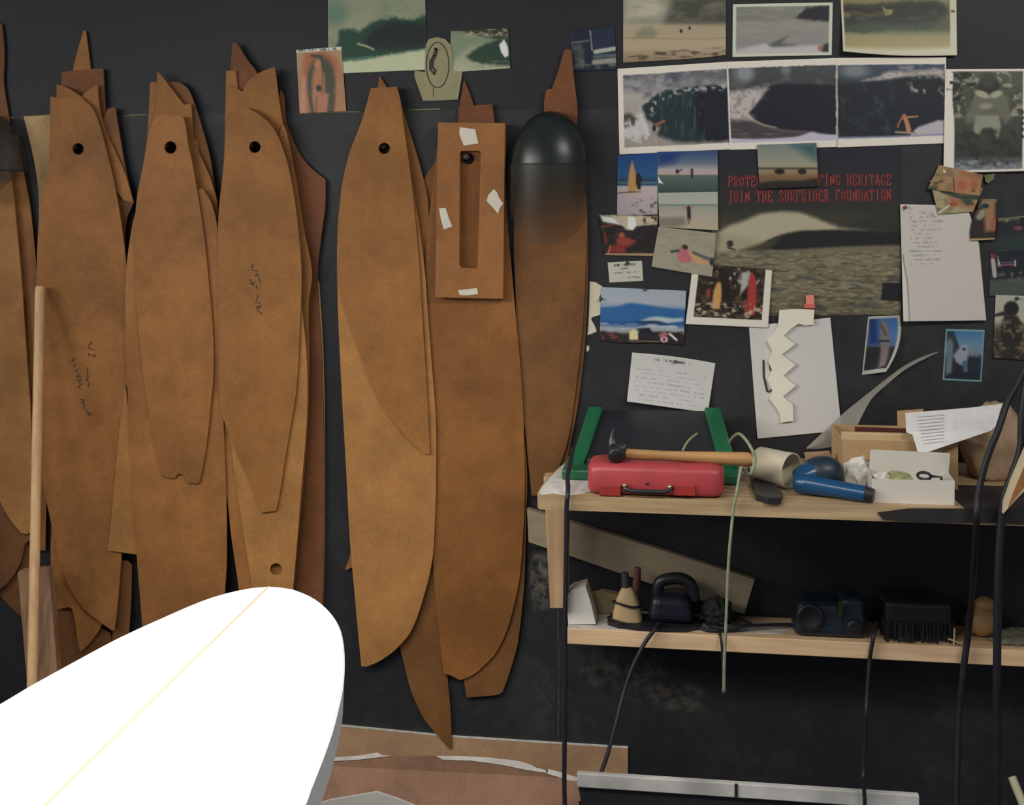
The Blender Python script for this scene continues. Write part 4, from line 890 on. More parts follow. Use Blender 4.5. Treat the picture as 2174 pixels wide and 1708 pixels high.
plate('zigzag_strip', [(1655, 658), (1692, 656), (1729, 657), (1728, 672), (1727, 689), (1710, 690), (1695, 687), (1680, 697), (1664, 712), (1674, 720), (1688, 730), (1676, 740), (1660, 752), (1674, 763), (1689, 774), (1677, 785), (1663, 797), (1676, 808), (1690, 818), (1676, 830), (1662, 842), (1683, 858), (1684, 893), (1657, 897), (1656, 880), (1646, 862), (1633, 846), (1640, 830), (1629, 806), (1639, 786), (1631, 766), (1640, 745), (1628, 722), (1642, 706), (1652, 690)], .0120, CREAM, th=.006, label='cream zigzag-edged strip fixed over the tall white sheet', cat='cutout', group=GP, pegs=False, corner=20)
PINK = mat('pink_rubber', alb((205, 120, 105)), 0.6, 0.06); PINKD = mat('pink_rubber_base', alb((180, 92, 80)), 0.6, 0.06)
er = thing('pink_clip', 'small pink plastic clip above the cream zigzag strip', 'clip', P(1719, 640, .012))
plate('body', [(1711, 627), (1728, 626), (1728, 646), (1712, 646)], .014, PINK, th=.010, parent=er, pegs=False); plate('foot', [(1708, 645), (1730, 645), (1730, 654), (1708, 654)], .015, PINKD, th=.012, parent=er, pegs=False)
# --- right side papers
def art(a):
    a.mix(np.ones_like(a.X), (172, 166, 156)); a.poly([(1912, 520), (1920, 560), (1932, 684), (1908, 684)], (182, 180, 172), 2); a.line([(1916, 540), (1926, 600), (1931, 682)], 2.5, (118, 112, 98), 2)
    for i in range(13): a.text(1930 + (i % 3) * 2, 452 + i * 9, 1975 + (i * 37) % 26, 451 + i * 9, 4, (120, 118, 112), 140 + i, .55, .25, 3)
    a.text(1950, 456, 1980, 455, 4, (110, 105, 90), 160, .6)
sheet('letter_sheet', [(1911, 433), (2052, 437), (2094, 680), (1918, 682)], .0070, art, 'tall white letter sheet with a red pin, right of the poster', 'paper', False, warp=lambda U, V: (16 * U * np.clip(V * 3, 0, 1) * (1 - V) * 1.2, 0 * U, .010 * V ** 2 * (1 - U) + .004 * V))
def money(a, seed):
    a.noise((92, 88, 58), 16, 10, .45, .7, seed, .7); a.noise((150, 88, 60), 12, 16, .5, .7, seed + 1, .7)
def bill(name, q, d, art, label, warp=None): return sheet(name, q, d, art, label, 'banknote', False, base=(140, 118, 78), warp=warp, step=1.5)
def art(a):
    a.mix(np.ones_like(a.X), (146, 132, 92)); a.noise((105, 102, 78), 8, 8, .5, .7, 171, .8)
    a.poly([(2010, 415), (2070, 425), (2085, 450), (2020, 435)], (138, 95, 60), 5); a.ell(2024, 433, 8, 5, (140, 62, 45), .6); a.line([(2000, 405), (2040, 418), (2078, 420)], 9, (48, 62, 50), 3); a.poly([(2040, 425), (2060, 420), (2068, 434), (2052, 436)], (52, 66, 50), 3); a.line([(1993, 452), (2014, 437)], 5, (170, 162, 128), 1.5); a.ell(1992, 444, 6, 4, (95, 96, 78), .5)
bill('banknote', [(1974, 382), (2087, 400), (2066, 449), (1992, 455)], .0110, art, 'lower of the two crossed banknotes at the letter\'s top, cream and green')
def art(a):
    a.mix(np.ones_like(a.X), (138, 112, 72)); money(a, 175); a.poly([(2028, 375), (2084, 378), (2080, 412), (2026, 408)], (150, 104, 66), 4); a.ell(2042, 394, 10, 10, (150, 80, 52), .8); a.ell(2068, 392, 8, 12, (145, 85, 55), .8)
    a.line([(1984, 390), (2000, 384)], 5, (70, 72, 46), 3); a.line([(2024, 378), (2026, 405)], 3, (80, 60, 42), 2); a.poly([(1970, 396), (1990, 394), (1990, 404), (1970, 404)], (58, 68, 46), 3); a.ell(2066, 405, 5, 3, (90, 80, 55), .5)
bill('banknote', [(1994, 350), (2087, 371), (2080, 416), (1969, 401)], .0135, art, 'upper of the two crossed banknotes at the letter\'s top, orange tinted', warp=curl(0, .006, 0, 0))
LEAF = mat('dry_leaf', alb((95, 98, 66)), 0.6, 0.15)
plate('paper_curl', [(2090, 372), (2112, 368), (2110, 380), (2098, 389), (2092, 386)], .0085, LEAF, th=.001, label='small olive paper curl below the black and white portrait', cat='paper', group=GP, pegs=False)
def art(a):
    a.mix(np.ones_like(a.X), (48, 42, 38)); a.poly([(2086, 425), (2112, 424), (2113, 488), (2094, 492), (2092, 455)], (135, 100, 62), 4); a.poly([(2080, 440), (2086, 424), (2116, 420), (2117, 428), (2092, 430)], (120, 105, 70), 3)
    a.ell(2092, 437, 8, 5, (36, 46, 52), .4); a.ell(2085, 455, 8, 12, (128, 122, 102), .5, 20); a.ell(2072, 450, 8, 8, (70, 52, 42), .6); a.ell(2110, 476, 6, 14, (140, 80, 55), .7); a.line([(2056, 480), (2066, 476)], 3, (140, 118, 75), 2)
    a.line([(2062, 509), (2120, 507)], 5, (165, 130, 85), 2)
sheet('torn_picture', [(2080, 420), (2117, 423), (2113, 508), (2060, 511)], .0118, art, 'orange and black picture scrap beside the banknotes', warp=lambda U, V: (-22 * np.clip(V - .25, 0, 1) * (1 - U) * (1 - V) * 2, 0 * U, 0 * U))
def art(a):
    a.mix(np.ones_like(a.X), (40, 42, 44)); a.line([(2122, 466), (2180, 460)], 7, (88, 86, 66), 3); a.noise((120, 115, 82), 10, 6, .5, .65, 181, .8, [(2120, 460), (2180, 456), (2180, 472), (2120, 472)], 2); a.ell(2162, 484, 9, 5, (105, 62, 60), .6); a.ell(2170, 470, 7, 10, (38, 36, 38), .5)
    a.poly([(2105, 500), (2180, 495), (2180, 530), (2105, 532)], (42, 54, 50), 5)
sheet('dark_photo', [(2116, 464), (2182, 457), (2182, 535), (2112, 538)], .0040, art, 'dark photo strip right of the picture scrap')
def art(a):
    a.mix(np.ones_like(a.X), (38, 40, 44)); a.poly([(2100, 595), (2180, 588), (2180, 632), (2100, 632)], (66, 74, 66), 4); a.line([(2108, 552), (2112, 585)], 9, (150, 140, 135), 2); a.ell(2108, 543, 6, 5, (115, 45, 50), .5); a.poly([(2118, 542), (2122, 556), (2126, 565), (2119, 565)], (165, 165, 160), 1.5); a.line([(2122, 563), (2154, 561)], 3, (120, 75, 75), 1.5); a.line([(2155, 553), (2155, 564)], 3, (160, 158, 150), 1.2); a.line([(2128, 557), (2150, 556)], 2, (140, 135, 130), 1.5, .6)
    a.noise((95, 88, 86), 6, 5, .5, .65, 185, .7, [(2104, 580), (2170, 575), (2170, 596), (2104, 596)], 3)
sheet('dark_photo', [(2102, 532), (2182, 527), (2182, 628), (2100, 628)], .0048, art, 'dark photo with small white shapes, just right of the letter sheet')
def art(a):
    a.vg([(625, (150, 150, 132)), (680, (150, 148, 128)), (700, (70, 66, 54)), (730, (52, 50, 44)), (765, (42, 42, 42))])
    a.poly([(2108, 668), (2132, 660), (2140, 668), (2112, 672)], (42, 42, 40), 2); a.ell(2147, 655, 16, 16, (40, 40, 40), .25); a.poly([(2132, 668), (2160, 670), (2172, 690), (2165, 740), (2130, 745), (2124, 700)], (46, 44, 42), 3); a.noise((110, 95, 66), 9, 9, .52, .68, 191, .8, [(2110, 680), (2180, 680), (2180, 760), (2110, 760)])
sheet('silhouette_photo', [(2114, 626), (2182, 628), (2182, 765), (2108, 760)], .0056, art, 'photo of a dark head in silhouette, cut off by the picture\'s right edge')
def art(a):
    a.vg([(670, (48, 82, 135)), (710, (60, 100, 150)), (733, (70, 90, 110)), (738, (40, 42, 42)), (795, (37, 37, 42))])
    a.poly([(1842, 672), (1862, 674), (1860, 730), (1842, 732)], (30, 52, 95), 6); a.poly([(1862, 780), (1864, 720), (1866, 690), (1874, 676), (1880, 690), (1879, 730), (1874, 775)], (105, 95, 92), 2.5); a.line([(1862, 724), (1878, 723)], 5, (48, 50, 60), 1.5); a.line([(1868, 690), (1874, 710)], 5, (75, 65, 60), 3)
    a.border(3, 5, 6, 9, (150, 150, 138))
sheet('snapshot', [(1843, 672), (1911, 669), (1881, 789), (1830, 796)], .0030, art, 'snapshot of an upright pale surfboard with its right corner curling off the wall', warp=lambda U, V: (24 * U * V * (1 - V) * 2.2, 0 * U, .022 * (U * V) ** 2))
def art(a):
    a.vg([(698, (45, 98, 140)), (735, (90, 120, 140)), (750, (95, 110, 120)), (760, (40, 45, 52)), (812, (37, 38, 46))])
    a.poly([(2007, 700), (2024, 700), (2040, 745), (2035, 760), (2020, 750), (2012, 735)], (42, 52, 60), 2); a.poly([(2010, 725), (2017, 716), (2024, 728), (2020, 790), (2008, 795)], (92, 102, 108), 3); a.poly([(2040, 735), (2052, 730), (2056, 745), (2052, 770), (2040, 775), (2030, 768), (2024, 755)], (125, 130, 145), 3); a.ell(2047, 741, 4, 3, (50, 55, 70), .5); a.line([(2048, 770), (2050, 785)], 10, (62, 88, 105), 3); a.noise((110, 125, 135), 8, 6, .5, .7, 195, .6, [(2056, 735), (2085, 735), (2085, 760), (2056, 755)])
    a.border(3.5, 4, 3.5, 4, (92, 130, 130))
sheet('snapshot', [(2008, 698), (2091, 700), (2084, 811), (2001, 807)], .0026, art, 'snapshot with thin pale frame and white building, below the letter sheet')
# --- push pins
pin(1332, 558, .0024, PG, 'dark green pin on the small white printed card')
pin(1369, 613, .0052, PG, 'dark green pin at the top of the blue ocean photo')
pin(1433, 767, .0032, PB, 'brown pin at the top of the white printed form')
pin(1921, 440, .0070, PR, 'red pin in the corner of the tall letter sheet')
pin(2158, 633, .0058, PG, 'dark pin at the top of the silhouette photo')
pin(1276, 634, .0046, PG, 'dark pin at the left edge of the blue ocean photo')
# ------------------------------------------------------------------ face shields hung over the templates
def translucent(name, col, alpha, rough):
    m, nt, b = new_mat(name)
    nz = nt.nodes.new('ShaderNodeTexNoise'); nz.inputs['Scale'].default_value = 20
    tc = nt.nodes.new('ShaderNodeTexCoord'); nt.links.new(tc.outputs['Object'], nz.inputs['Vector'])
    mr = nt.nodes.new('ShaderNodeMapRange'); mr.inputs['To Min'].default_value = max(0, alpha - .06); mr.inputs['To Max'].default_value = min(1, alpha + .06)
    nt.links.new(nz.outputs['Fac'], mr.inputs['Value']); nt.links.new(mr.outputs['Result'], b.inputs['Alpha'])
    b.inputs['Base Color'].default_value = (*col, 1); b.inputs['Roughness'].default_value = rough
    return m
CROWN = mat('dark_shield_plastic', (0.012, 0.017, 0.016), 0.34, 0.2, 30)
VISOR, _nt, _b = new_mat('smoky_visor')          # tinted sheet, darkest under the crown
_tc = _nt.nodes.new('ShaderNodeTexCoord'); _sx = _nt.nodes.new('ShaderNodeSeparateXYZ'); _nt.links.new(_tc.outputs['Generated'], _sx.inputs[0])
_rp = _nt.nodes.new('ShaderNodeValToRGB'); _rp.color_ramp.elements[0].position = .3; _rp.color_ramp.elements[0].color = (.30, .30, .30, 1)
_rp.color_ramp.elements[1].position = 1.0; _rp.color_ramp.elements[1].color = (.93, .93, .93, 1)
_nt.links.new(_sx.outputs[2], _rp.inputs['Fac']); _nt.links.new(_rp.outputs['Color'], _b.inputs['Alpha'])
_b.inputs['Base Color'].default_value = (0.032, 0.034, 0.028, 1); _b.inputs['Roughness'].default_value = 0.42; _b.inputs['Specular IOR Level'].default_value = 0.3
RIM = mat('shield_rim', (0.03, 0.035, 0.03), 0.35)
CROWN_OLD = translucent('greenish_shield_plastic', (0.018, 0.030, 0.022), 0.72, 0.5)
VISOR_OLD = translucent('greenish_visor', (0.030, 0.036, 0.024), 0.50, 0.5)
def face_shield(cx, cy, rx, label, bot=516, mc=CROWN, mv=VISOR):
    c = P(cx, cy, .035); k = S(cx, .08); R = rx * k
    root = thing('face_shield', label, 'face shield', (c.x, -.035, c.z))
    nu, nv = 28, 12; vs = []; fs = []
    D = .075; d0 = .034
    for j in range(nv + 1):                    # crown: quarter of a dome that opens to the wall
        t = j / nv * math.pi / 2               # 0 = rim, pi/2 = top
        for i in range(nu + 1):
            a = -math.pi / 2 + math.pi * i / nu
            vs.append((c.x + R * .98 * math.sin(a) * math.cos(t), -d0 - D * math.cos(a) * math.cos(t), c.z - 45 * k + 118 * k * math.sin(t)))
    for j in range(nv):
        for i in range(nu):
            q = j * (nu + 1) + i; fs.append((q, q + 1, q + nu + 2, q + nu + 1))
    MB().add(vs, fs, 0, True).build('crown', mc, root)
    vs = []; fs = []; nv = 10
    zt_ = c.z - 40 * k; zb_ = P(cx, bot, .1).z
    for j in range(nv + 1):
        for i in range(nu + 1):
            a = -math.pi / 2 * .98 + math.pi * .98 * i / nu
            zb2 = zb_ + 62 * k * abs(math.sin(a)) ** 3
            t = j / nv
            vs.append((c.x + R * 1.0 * math.sin(a), -d0 - (D + .006) * math.cos(a), zt_ * (1 - t) + zb2 * t))
    for j in range(nv):
        for i in range(nu):
            q = j * (nu + 1) + i; fs.append((q, q + 1, q + nu + 2, q + nu + 1))
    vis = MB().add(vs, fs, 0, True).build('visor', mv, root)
    lp = [(c.x + R * 1.005 * math.sin(a), -d0 - (D + .007) * math.cos(a), zt_ - .002) for a in [(-.48 + .96 * i / 24) * math.pi for i in range(25)]]
    MB().tube(lp, .0012, 6).build('rim_band', RIM, vis)
    return root
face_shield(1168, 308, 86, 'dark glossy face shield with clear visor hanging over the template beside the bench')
face_shield(-22, 318, 82, 'greenish dark face shield cut off by the picture\'s left edge', 420, CROWN_OLD, VISOR_OLD)

# ------------------------------------------------------------------ workbench
PINE = wood('bench_pine', (0.50, 0.36, 0.20), axis='X')
PINE2 = wood('shelf_pine', (0.80, 0.56, 0.33), axis='X', contrast=0.2)
PINEZ = wood('brace_pine', (0.62, 0.40, 0.22), axis='Z', contrast=0.25)
WP = mat('white_paint_crust', (0.68, 0.66, 0.60), 0.85, 0.15, 30, bump=0.4)
BLACK = mat('black_rubber', (0.016, 0.016, 0.021), 0.5, spec=0.4)
BLACKP = mat('black_plastic', (0.018, 0.018, 0.023), 0.4)
ZT = P(1400, 1058, .45).z
TT = .030
def level(name, pts, z, th, m, parent=None, **k):
    f = [Q(x, y, z) for x, y in pts]
    return MB().prism(f, [p - Vector((0, 0, th)) for p in f]).build(name, m, parent)
bench = thing('workbench', 'wooden workbench top held by a slanted brace, tools and boxes on it', 'workbench', (P(1600, 1058, .2).x, -.22, ZT - TT))
tp = [(1205, 978), (1188, 990), (1166, 1012), (1150, 1030), (1141, 1046), (1144, 1054), (1156, 1058)]
fr = [Q(x, y, ZT) for x, y in tp]
fr += [P(2420, 1058, .45), P(2420, 1058, .0005 + .003)]
fr = [Vector((p.x, max(min(p.y, -.004), -.452), ZT)) for p in fr]
fr[-2].y = -.45; fr[-1].y = -.004; fr.append(Vector((fr[0].x, -.004, ZT)))
MB().prism(fr, [p - Vector((0, 0, TT)) for p in fr]).build('top', PINE, bench)
level('paint_crust', [(1203, 982), (1190, 991), (1168, 1013), (1152, 1032), (1145, 1044), (1150, 1050), (1175, 1046), (1205, 1051), (1240, 1046), (1262, 1040), (1258, 1015), (1238, 1000), (1230, 985)], ZT + .0007, .0006, WP, bench)
zb0 = P(1180, 1085, .42).z
a0, a1 = P(1154, 1016, .15), P(1209, 1016, .15); b0, b1 = P(1168, 1290, .15), P(1202, 1290, .15)
zt0 = ZT - TT - .0005
f = [Vector((a0.x, a0.y, zt0)), Vector((a1.x, a1.y, zt0)), b1, b0]
MB().prism(f, [p + Vector((0, .045, 0)) for p in f]).build('brace', PINEZ, bench)
# lower shelf
Z1 = P(1450, 1345, .15).z
xs0, xs1 = P(1204, 1345, .15).x, P(2420, 1345, .15).x
shelf = thing('shelf_board', 'narrow pine shelf under the workbench, loaded with tools and cords', 'shelf', ((xs0 + xs1) / 2, -.08, Z1 - .036))
MB().box(((xs0 + xs1) / 2, -.078, Z1 - .018), (xs1 - xs0, .145, .036), None, .002).build('board', PINE2, shelf)
level('dust_crust', [(1206, 1300), (1300, 1296), (1420, 1300), (1560, 1310), (1690, 1330), (1660, 1345), (1480, 1339), (1300, 1335), (1206, 1332)], Z1 + .0008, .0008, mat('grey_dust', (0.58, 0.54, 0.48), 0.9, 0.2, 40), shelf)
# diagonal plank
def plate3(name, pts, th, m, parent=None, fix=True):
    """pts: (px, py, d)"""
    f = [P(*q) for q in pts]
    return MB().prism(f, [p + Vector((0, th, 0)) for p in f]).build(name, m, parent)
o = plate3('wooden_plank', [(1119, 1080, .045), (1212, 1108, .045), (1400, 1166, .045), (1602, 1230, .045), (1580, 1303, .045), (1400, 1245, .045), (1212, 1180, .045), (1122, 1150, .045)], .022, mat('plank_pale', (0.36, 0.29, 0.185), .7, .12, 9, stretch=(1, 1, 4))); tag(o, 'pale slanting plank behind the bench brace, running down to the shelf', 'plank')

# ------------------------------------------------------------------ things on the bench
RED2 = mat('red_plastic', (0.42, 0.055, 0.06), 0.42, 0.1, 20); REDD = mat('dark_red_plastic', (0.33, 0.03, 0.025), 0.45, 0.1)
BRASS = mat('brass', (0.45, 0.38, 0.22), 0.35, metal=0.8); GREEN = mat('green_plastic', (0.012, 0.13, 0.055), 0.35, 0.15, 9)
xl, xr = P(1247, 1060, .44).x, P(1538, 1066, .44).x
tb = thing('toolbox', 'red rounded plastic toolbox with dark handle at the bench\'s front edge', 'toolbox', ((xl + xr) / 2, -.385, ZT))
HB, DB = .066, .118
def prof(sc):
    out = []; cy, cz = -.385, HB * .5
    for k in range(28):
        a = 2 * math.pi * k / 28; ca, sa = math.cos(a), math.sin(a); e = .42
        out.append((cy + DB / 2 * sc * math.copysign(abs(ca) ** e, ca), ZT + cz + HB / 2 * sc * math.copysign(abs(sa) ** e, sa)))
    return out
vs = []; fs = []; stn = [(0, .72), (.004, .86), (.012, .96), (.026, 1), ((xr - xl) / 2, 1), (xr - xl - .026, 1), (xr - xl - .012, .96), (xr - xl - .004, .86), (xr - xl, .72)]
for sx, sc in stn: vs += [(xl + sx, y, z + (1 - sc) * 0) for y, z in prof(sc)]
for i in range(len(stn) - 1):
    for k in range(28): q = i * 28 + k; q2 = i * 28 + (k + 1) % 28; fs.append((q, q2, q2 + 28, q + 28))
mb = MB().add(vs, fs, 0, True); mb.add(vs[:28], [tuple(range(28))]); mb.add(vs[-28:], [tuple(range(28))]); mb.build('body', RED2, tb)
yf = -.385 - DB / 2
for x0, x1 in ((1272, 1318), (1430, 1476)):
    p0, p1 = P(x0, 1032, .445), P(x1, 1052, .445)
    MB().box(((p0.x + p1.x) / 2, yf - .002, (p0.z + p1.z) / 2 + .002), (p1.x - p0.x, .007, p0.z - p1.z + .004), None, .0015).build('latch', REDD, tb)
h0, h1 = P(1324, 1038, .455), P(1424, 1040, .455); hz = h0.z
hdl = MB().tube([(h0.x, yf - .002, hz + .006), (h0.x + .004, yf - .011, hz + .001), (h0.x + .014, yf - .013, hz - .003), (h1.x - .014, yf - .013, hz - .003), (h1.x - .004, yf - .011, hz + .001), (h1.x, yf - .002, hz + .006)], .0048, 8).build('handle', BLACKP, tb)
for x in (h0.x + .002, h1.x - .002): MB().ball((x, yf - .009, hz + .007), (.005, .005, .005), n=10).build('handle_knob', BRASS, hdl)
MB().box(((h0.x + h1.x) / 2, yf - .0005, hz + .010), (.006, .003, .004), None, .001).build('keyhole', BLACKP, tb)
# green case behind
cl, cr = P(1192, 1020, .32).x, P(1572, 1000, .32).x
gc = thing('tool_case', 'open green plastic case with black insides, behind the red toolbox', 'case', ((cl + cr) / 2, -.2, ZT))
MB().box(((cl + cr) / 2, -.205, ZT + .0125), (cr - cl, .22, .022), None, .004).build('tray', GREEN, gc)
MB().box(((cl + cr) / 2, -.19, ZT + .030), (cr - cl - .10, .15, .016), None, .003).build('tray_insert', BLACKP, gc)
def rail(name, q0, q1, w0, w1, m, par):
    """flat bar between two (px, py, d) points"""
    p0, p1 = P(*q0), P(*q1); k0, k1 = S(q0[0], q0[2]) * w0 / 2, S(q1[0], q1[2]) * w1 / 2
    X = Vector((1, 0, 0)); T = (p1 - p0).normalized(); Nn = X.cross(T).normalized() * .009
    vs = []
    for p, k in ((p0, k0), (p1, k1)):
        vs += [p - X * k - Nn, p + X * k - Nn, p + X * k + Nn, p - X * k + Nn]
    b = bmesh.new(); v = [b.verts.new(q) for q in vs]
    for ff in ((0, 1, 2, 3), (4, 5, 6, 7), (0, 1, 5, 4), (1, 2, 6, 5), (2, 3, 7, 6), (3, 0, 4, 7)): b.faces.new([v[i] for i in ff])
    bmesh.ops.recalc_face_normals(b, faces=list(b.faces)); bmesh.ops.bevel(b, geom=list(b.edges), offset=.004, segments=2, profile=.5, affect='EDGES')
    return MB().bm(b).build(name, m, par)
rail('lid_rail', (1222, 1000, .26), (1265, 868, .055), 30, 30, GREEN, gc)
rail('lid_rail', (1546, 992, .26), (1512, 870, .055), 36, 34, GREEN, gc)
lidp = [P(1240, 990, .245), P(1530, 985, .245), P(1500, 872, .05), P(1280, 870, .05)]
MB().prism(lidp, [p + Vector((0, .010, -.004)) for p in lidp]).build('lid_panel', BLACKP, gc)
# hammer
HICK = wood('hickory', (0.48, 0.27, 0.10), axis='X', contrast=0.3); IRON = mat('dark_iron', (0.02, 0.02, 0.022), 0.35, 0.2, 40)
hm = thing('hammer', 'claw hammer with wooden handle lying across the red toolbox', 'hammer', P(1450, 968, .39))
ha, hb = P(1318, 957, .40), P(1597, 975, .40)
zz = ZT + HB + .0125; ha.z = zz + .001; hb.z = zz - .004
dv = hb - ha
def hp(t): return ha + dv * t
MB().tube([hp(t) for t in (0, .12, .3, .5, .75, .9, .97, 1.0)], [.0095, .009, .0085, .0095, .0115, .0125, .013, .011], 12, squash=((0, 0, 1), 1.15)).build('handle', HICK, hm)
hc = hp(0) + Vector((-.010, -.002, .002))
hhd = MB().lathe([(0, 0), (.015, 0), (.018, .004), (.018, .014), (.013, .020), (.013, .030), (0, .030)], hc + Vector((.004, -.030, -.002)), Vector((-.25, .93, .22)), 16).build('head', IRON, hm)
MB().box(hc + Vector((.004, .006, .002)), (.036, .030, .028), None, .006).build('eye', IRON, hm)
MB().tube([hc + Vector((-.006, .014, .006)), hc + Vector((-.009, .020, .018)), hc + Vector((-.008, .022, .032)), hc + Vector((-.004, .020, .048))], [.011, .009, .006, .0025], 10, squash=((0, 1, 0), .55)).build('claw', IRON, hhd)
# cords
CORDG = mat('green_grey_cord', (0.27, 0.30, 0.19), 0.55, 0.2, 60)
def spline(pts, n=8):
    pts = [Vector(p) for p in pts]; out = []
    for i in range(len(pts) - 1):
        p0 = pts[max(i - 1, 0)]; p1 = pts[i]; p2 = pts[i + 1]; p3 = pts[min(i + 2, len(pts) - 1)]
        for k in range(n):
            t = k / n
            out.append(.5 * ((2 * p1) + (-p0 + p2) * t + (2 * p0 - 5 * p1 + 4 * p2 - p3) * t * t + (-p0 + 3 * p1 - 3 * p2 + p3) * t ** 3))
    return out + [pts[-1]]
def cord(name, pts, wpx, m, label, cat='cord', parent=None, **k):
    p = spline([P(*q) for q in pts]); r = [max(.0015, S(pts[min(int(i / 8), len(pts) - 1)][0], pts[min(int(i / 8), len(pts) - 1)][2]) * wpx / 2) for i in range(len(p))]
    o = MB().tube(p, r, 8).build(name, m, parent)
    if label: tag(o, label, cat)
    return o
gcord = thing('extension_cord', 'greenish cord looped over the hammer handle and hanging below the bench', 'cord', P(1560, 1100, .47))
cord('cable', [(1548, 940, .27), (1558, 926, .31), (1570, 921, .36), (1584, 934, .39), (1597, 955, .41), (1603, 972, .41), (1600, 992, .415), (1592, 1006, .42), (1582, 1000, .43), (1574, 992, .45), (1569, 1015, .462), (1564, 1045, .468), (1558, 1075, .468), (1553, 1120, .466), (1548, 1175, .462), (1545, 1228, .455), (1541, 1330, .44), (1538, 1400, .43), (1537, 1462, .42)], 7, CORDG, None, parent=gcord)
cord('twine', [(1449, 957, .325), (1458, 940, .31), (1468, 929, .30), (1480, 920, .285)], 5, mat('tan_twine', (.30, .27, .15), .7), 'short tan twine curving up from the green case behind the hammer', 'twine')
p = P(1537, 1462, .42)
MB().lathe([(0, 0), (.0055, 0), (.0055, .008), (.004, .009), (.004, .016), (0, .016)], p, (0, 0, -1), 10).build('connector', STEEL, gcord)
cord('black_strap', [(1216, 952, .30), (1210, 985, .35), (1205, 1010, .40), (1206, 1035, .45), (1205, 1052, .468), (1203, 1075, .468), (1202, 1150, .465), (1200, 1300, .46), (1199, 1500, .455), (1198, 1650, .45), (1199, 1708, .45), (1200, 1762, .448)], 10, BLACK, 'black cord hanging straight down past the bench\'s left corner')
cord('power_cord', [(1400, 1322, .14), (1388, 1338, .165), (1368, 1366, .175), (1342, 1418, .19), (1322, 1478, .21), (1306, 1540, .25), (1290, 1600, .30), (1276, 1640, .335), (1270, 1665, .350), (1262, 1700, .350), (1258, 1760, .345)], 9, BLACK, 'black power cord curving down from the sander on the shelf')
cord('power_cord', [(1520, 1325, .12), (1528, 1345, .155), (1532, 1365, .165), (1534, 1400, .165), (1536, 1455, .165)], 6, BLACK, 'short black cord end hanging from the shelf beside the greenish cord')
cord('hose', [(2180, 770, .42), (2160, 815, .43), (2140, 850, .44), (2118, 915, .46), (2100, 960, .465), (2085, 1010, .468), (2076, 1060, .472), (2073, 1110, .472), (2068, 1200, .38), (2062, 1280, .22), (2056, 1340, .175), (2048, 1400, .17), (2043, 1440, .17), (2035, 1530, .17), (2030, 1700, .20), (2030, 1790, .22)], 15, BLACK, 'thick black hose crossing the brown paper bag and running down past the shelf')
cord('hose', [(2178, 820, .45), (2170, 880, .455), (2167, 950, .46), (2150, 1005, .465), (2135, 1045, .466), (2126, 1100, .466), (2120, 1200, .466), (2118, 1300, .46), (2116, 1500, .44), (2116, 1708, .42), (2116, 1765, .41)], 18, BLACK, 'thick black hose at the far end of the bench beside the pale-edged board')
cord('power_cord', [(1862, 1322, .12), (1856, 1345, .158), (1850, 1375, .164), (1845, 1415, .165), (1838, 1520, .2), (1835, 1600, .36), (1833, 1640, .414), (1834, 1665, .414), (1836, 1710, .414), (1836, 1760, .414)], 9, BLACK, 'black cord dropping from the shelf across the low dusty board')
# black wedge tool
wp = [(1588, 985), (1606, 990), (1640, 1022), (1662, 1046), (1658, 1056), (1630, 1056), (1605, 1050), (1596, 1020)]
f = [Q(x, y, ZT + .012) for x, y in wp]
o = MB().prism(f, [Vector((p.x, p.y, ZT)) for p in f]).build('scraper', BLACKP); tag(o, 'flat black wedge-shaped tool lying on the bench right of the toolbox', 'tool')
# plastic cup
CUP = mat('cream_plastic', (0.62, 0.56, 0.40), 0.5, 0.08)
oc_ = P(1681, 998, .33); rr = S(1680, .33) * 39; axx = Vector((-.78, .62, .05)).normalized()
oc_.z = ZT + rr * 1.02
o = MB().lathe([(rr * .93, .001), (rr, 0), (rr, .004), (rr * .97, .02), (rr * .93, .082), (0, .083), (0, .080), (rr * .90, .079), (rr * .93, .001)], oc_, axx, 28).build('plastic_cup', CUP); tag(o, 'cream plastic tub lying on its side, open end facing the blue tool', 'tub')
# brown paper scrap
o = plate3('paper_scrap', [(1707, 960, .20), (1760, 956, .20), (1768, 972, .23), (1752, 985, .26), (1712, 982, .27)], .001, mat('brown_paper', (0.38, 0.24, 0.13), 0.8, 0.2)); tag(o, 'crumpled brown paper scrap behind the cream tub', 'paper')
# long translucent sheet curling up the wall
FILM = translucent('tracing_film', (0.30, 0.28, 0.23), 0.86, 0.35)
upl = [(1712, 950, .095), (1745, 919, .085), (1787, 880, .075), (1822, 851, .065), (1850, 829, .055), (1885, 801, .042), (1920, 776, .03), (1955, 758, .02), (1990, 746, .012)]
lol = [(1714, 953, .095), (1750, 951, .095), (1787, 940, .095), (1813, 914, .09), (1830, 882, .085), (1851, 846, .07), (1888, 813, .05), (1925, 783, .035), (1992, 748, .013)]
vs = []; fs = []
U_ = spline([P(*q) for q in upl]); L_ = spline([P(*q) for q in lol]); n = len(U_)
for k in range(6):
    t = k / 5
    for i in range(n): vs.append(U_[i].lerp(L_[i], t) + Vector((0, -.004 * math.sin(t * math.pi), 0)))
for k in range(5):
    for i in range(n - 1): q = k * n + i; fs.append((q, q + 1, q + 1 + n, q + n))
o = MB().add(vs, fs, 0, True).build('film_sheet', FILM); tag(o, 'long curled translucent sheet rising from the bench up the dark wall', 'sheet')
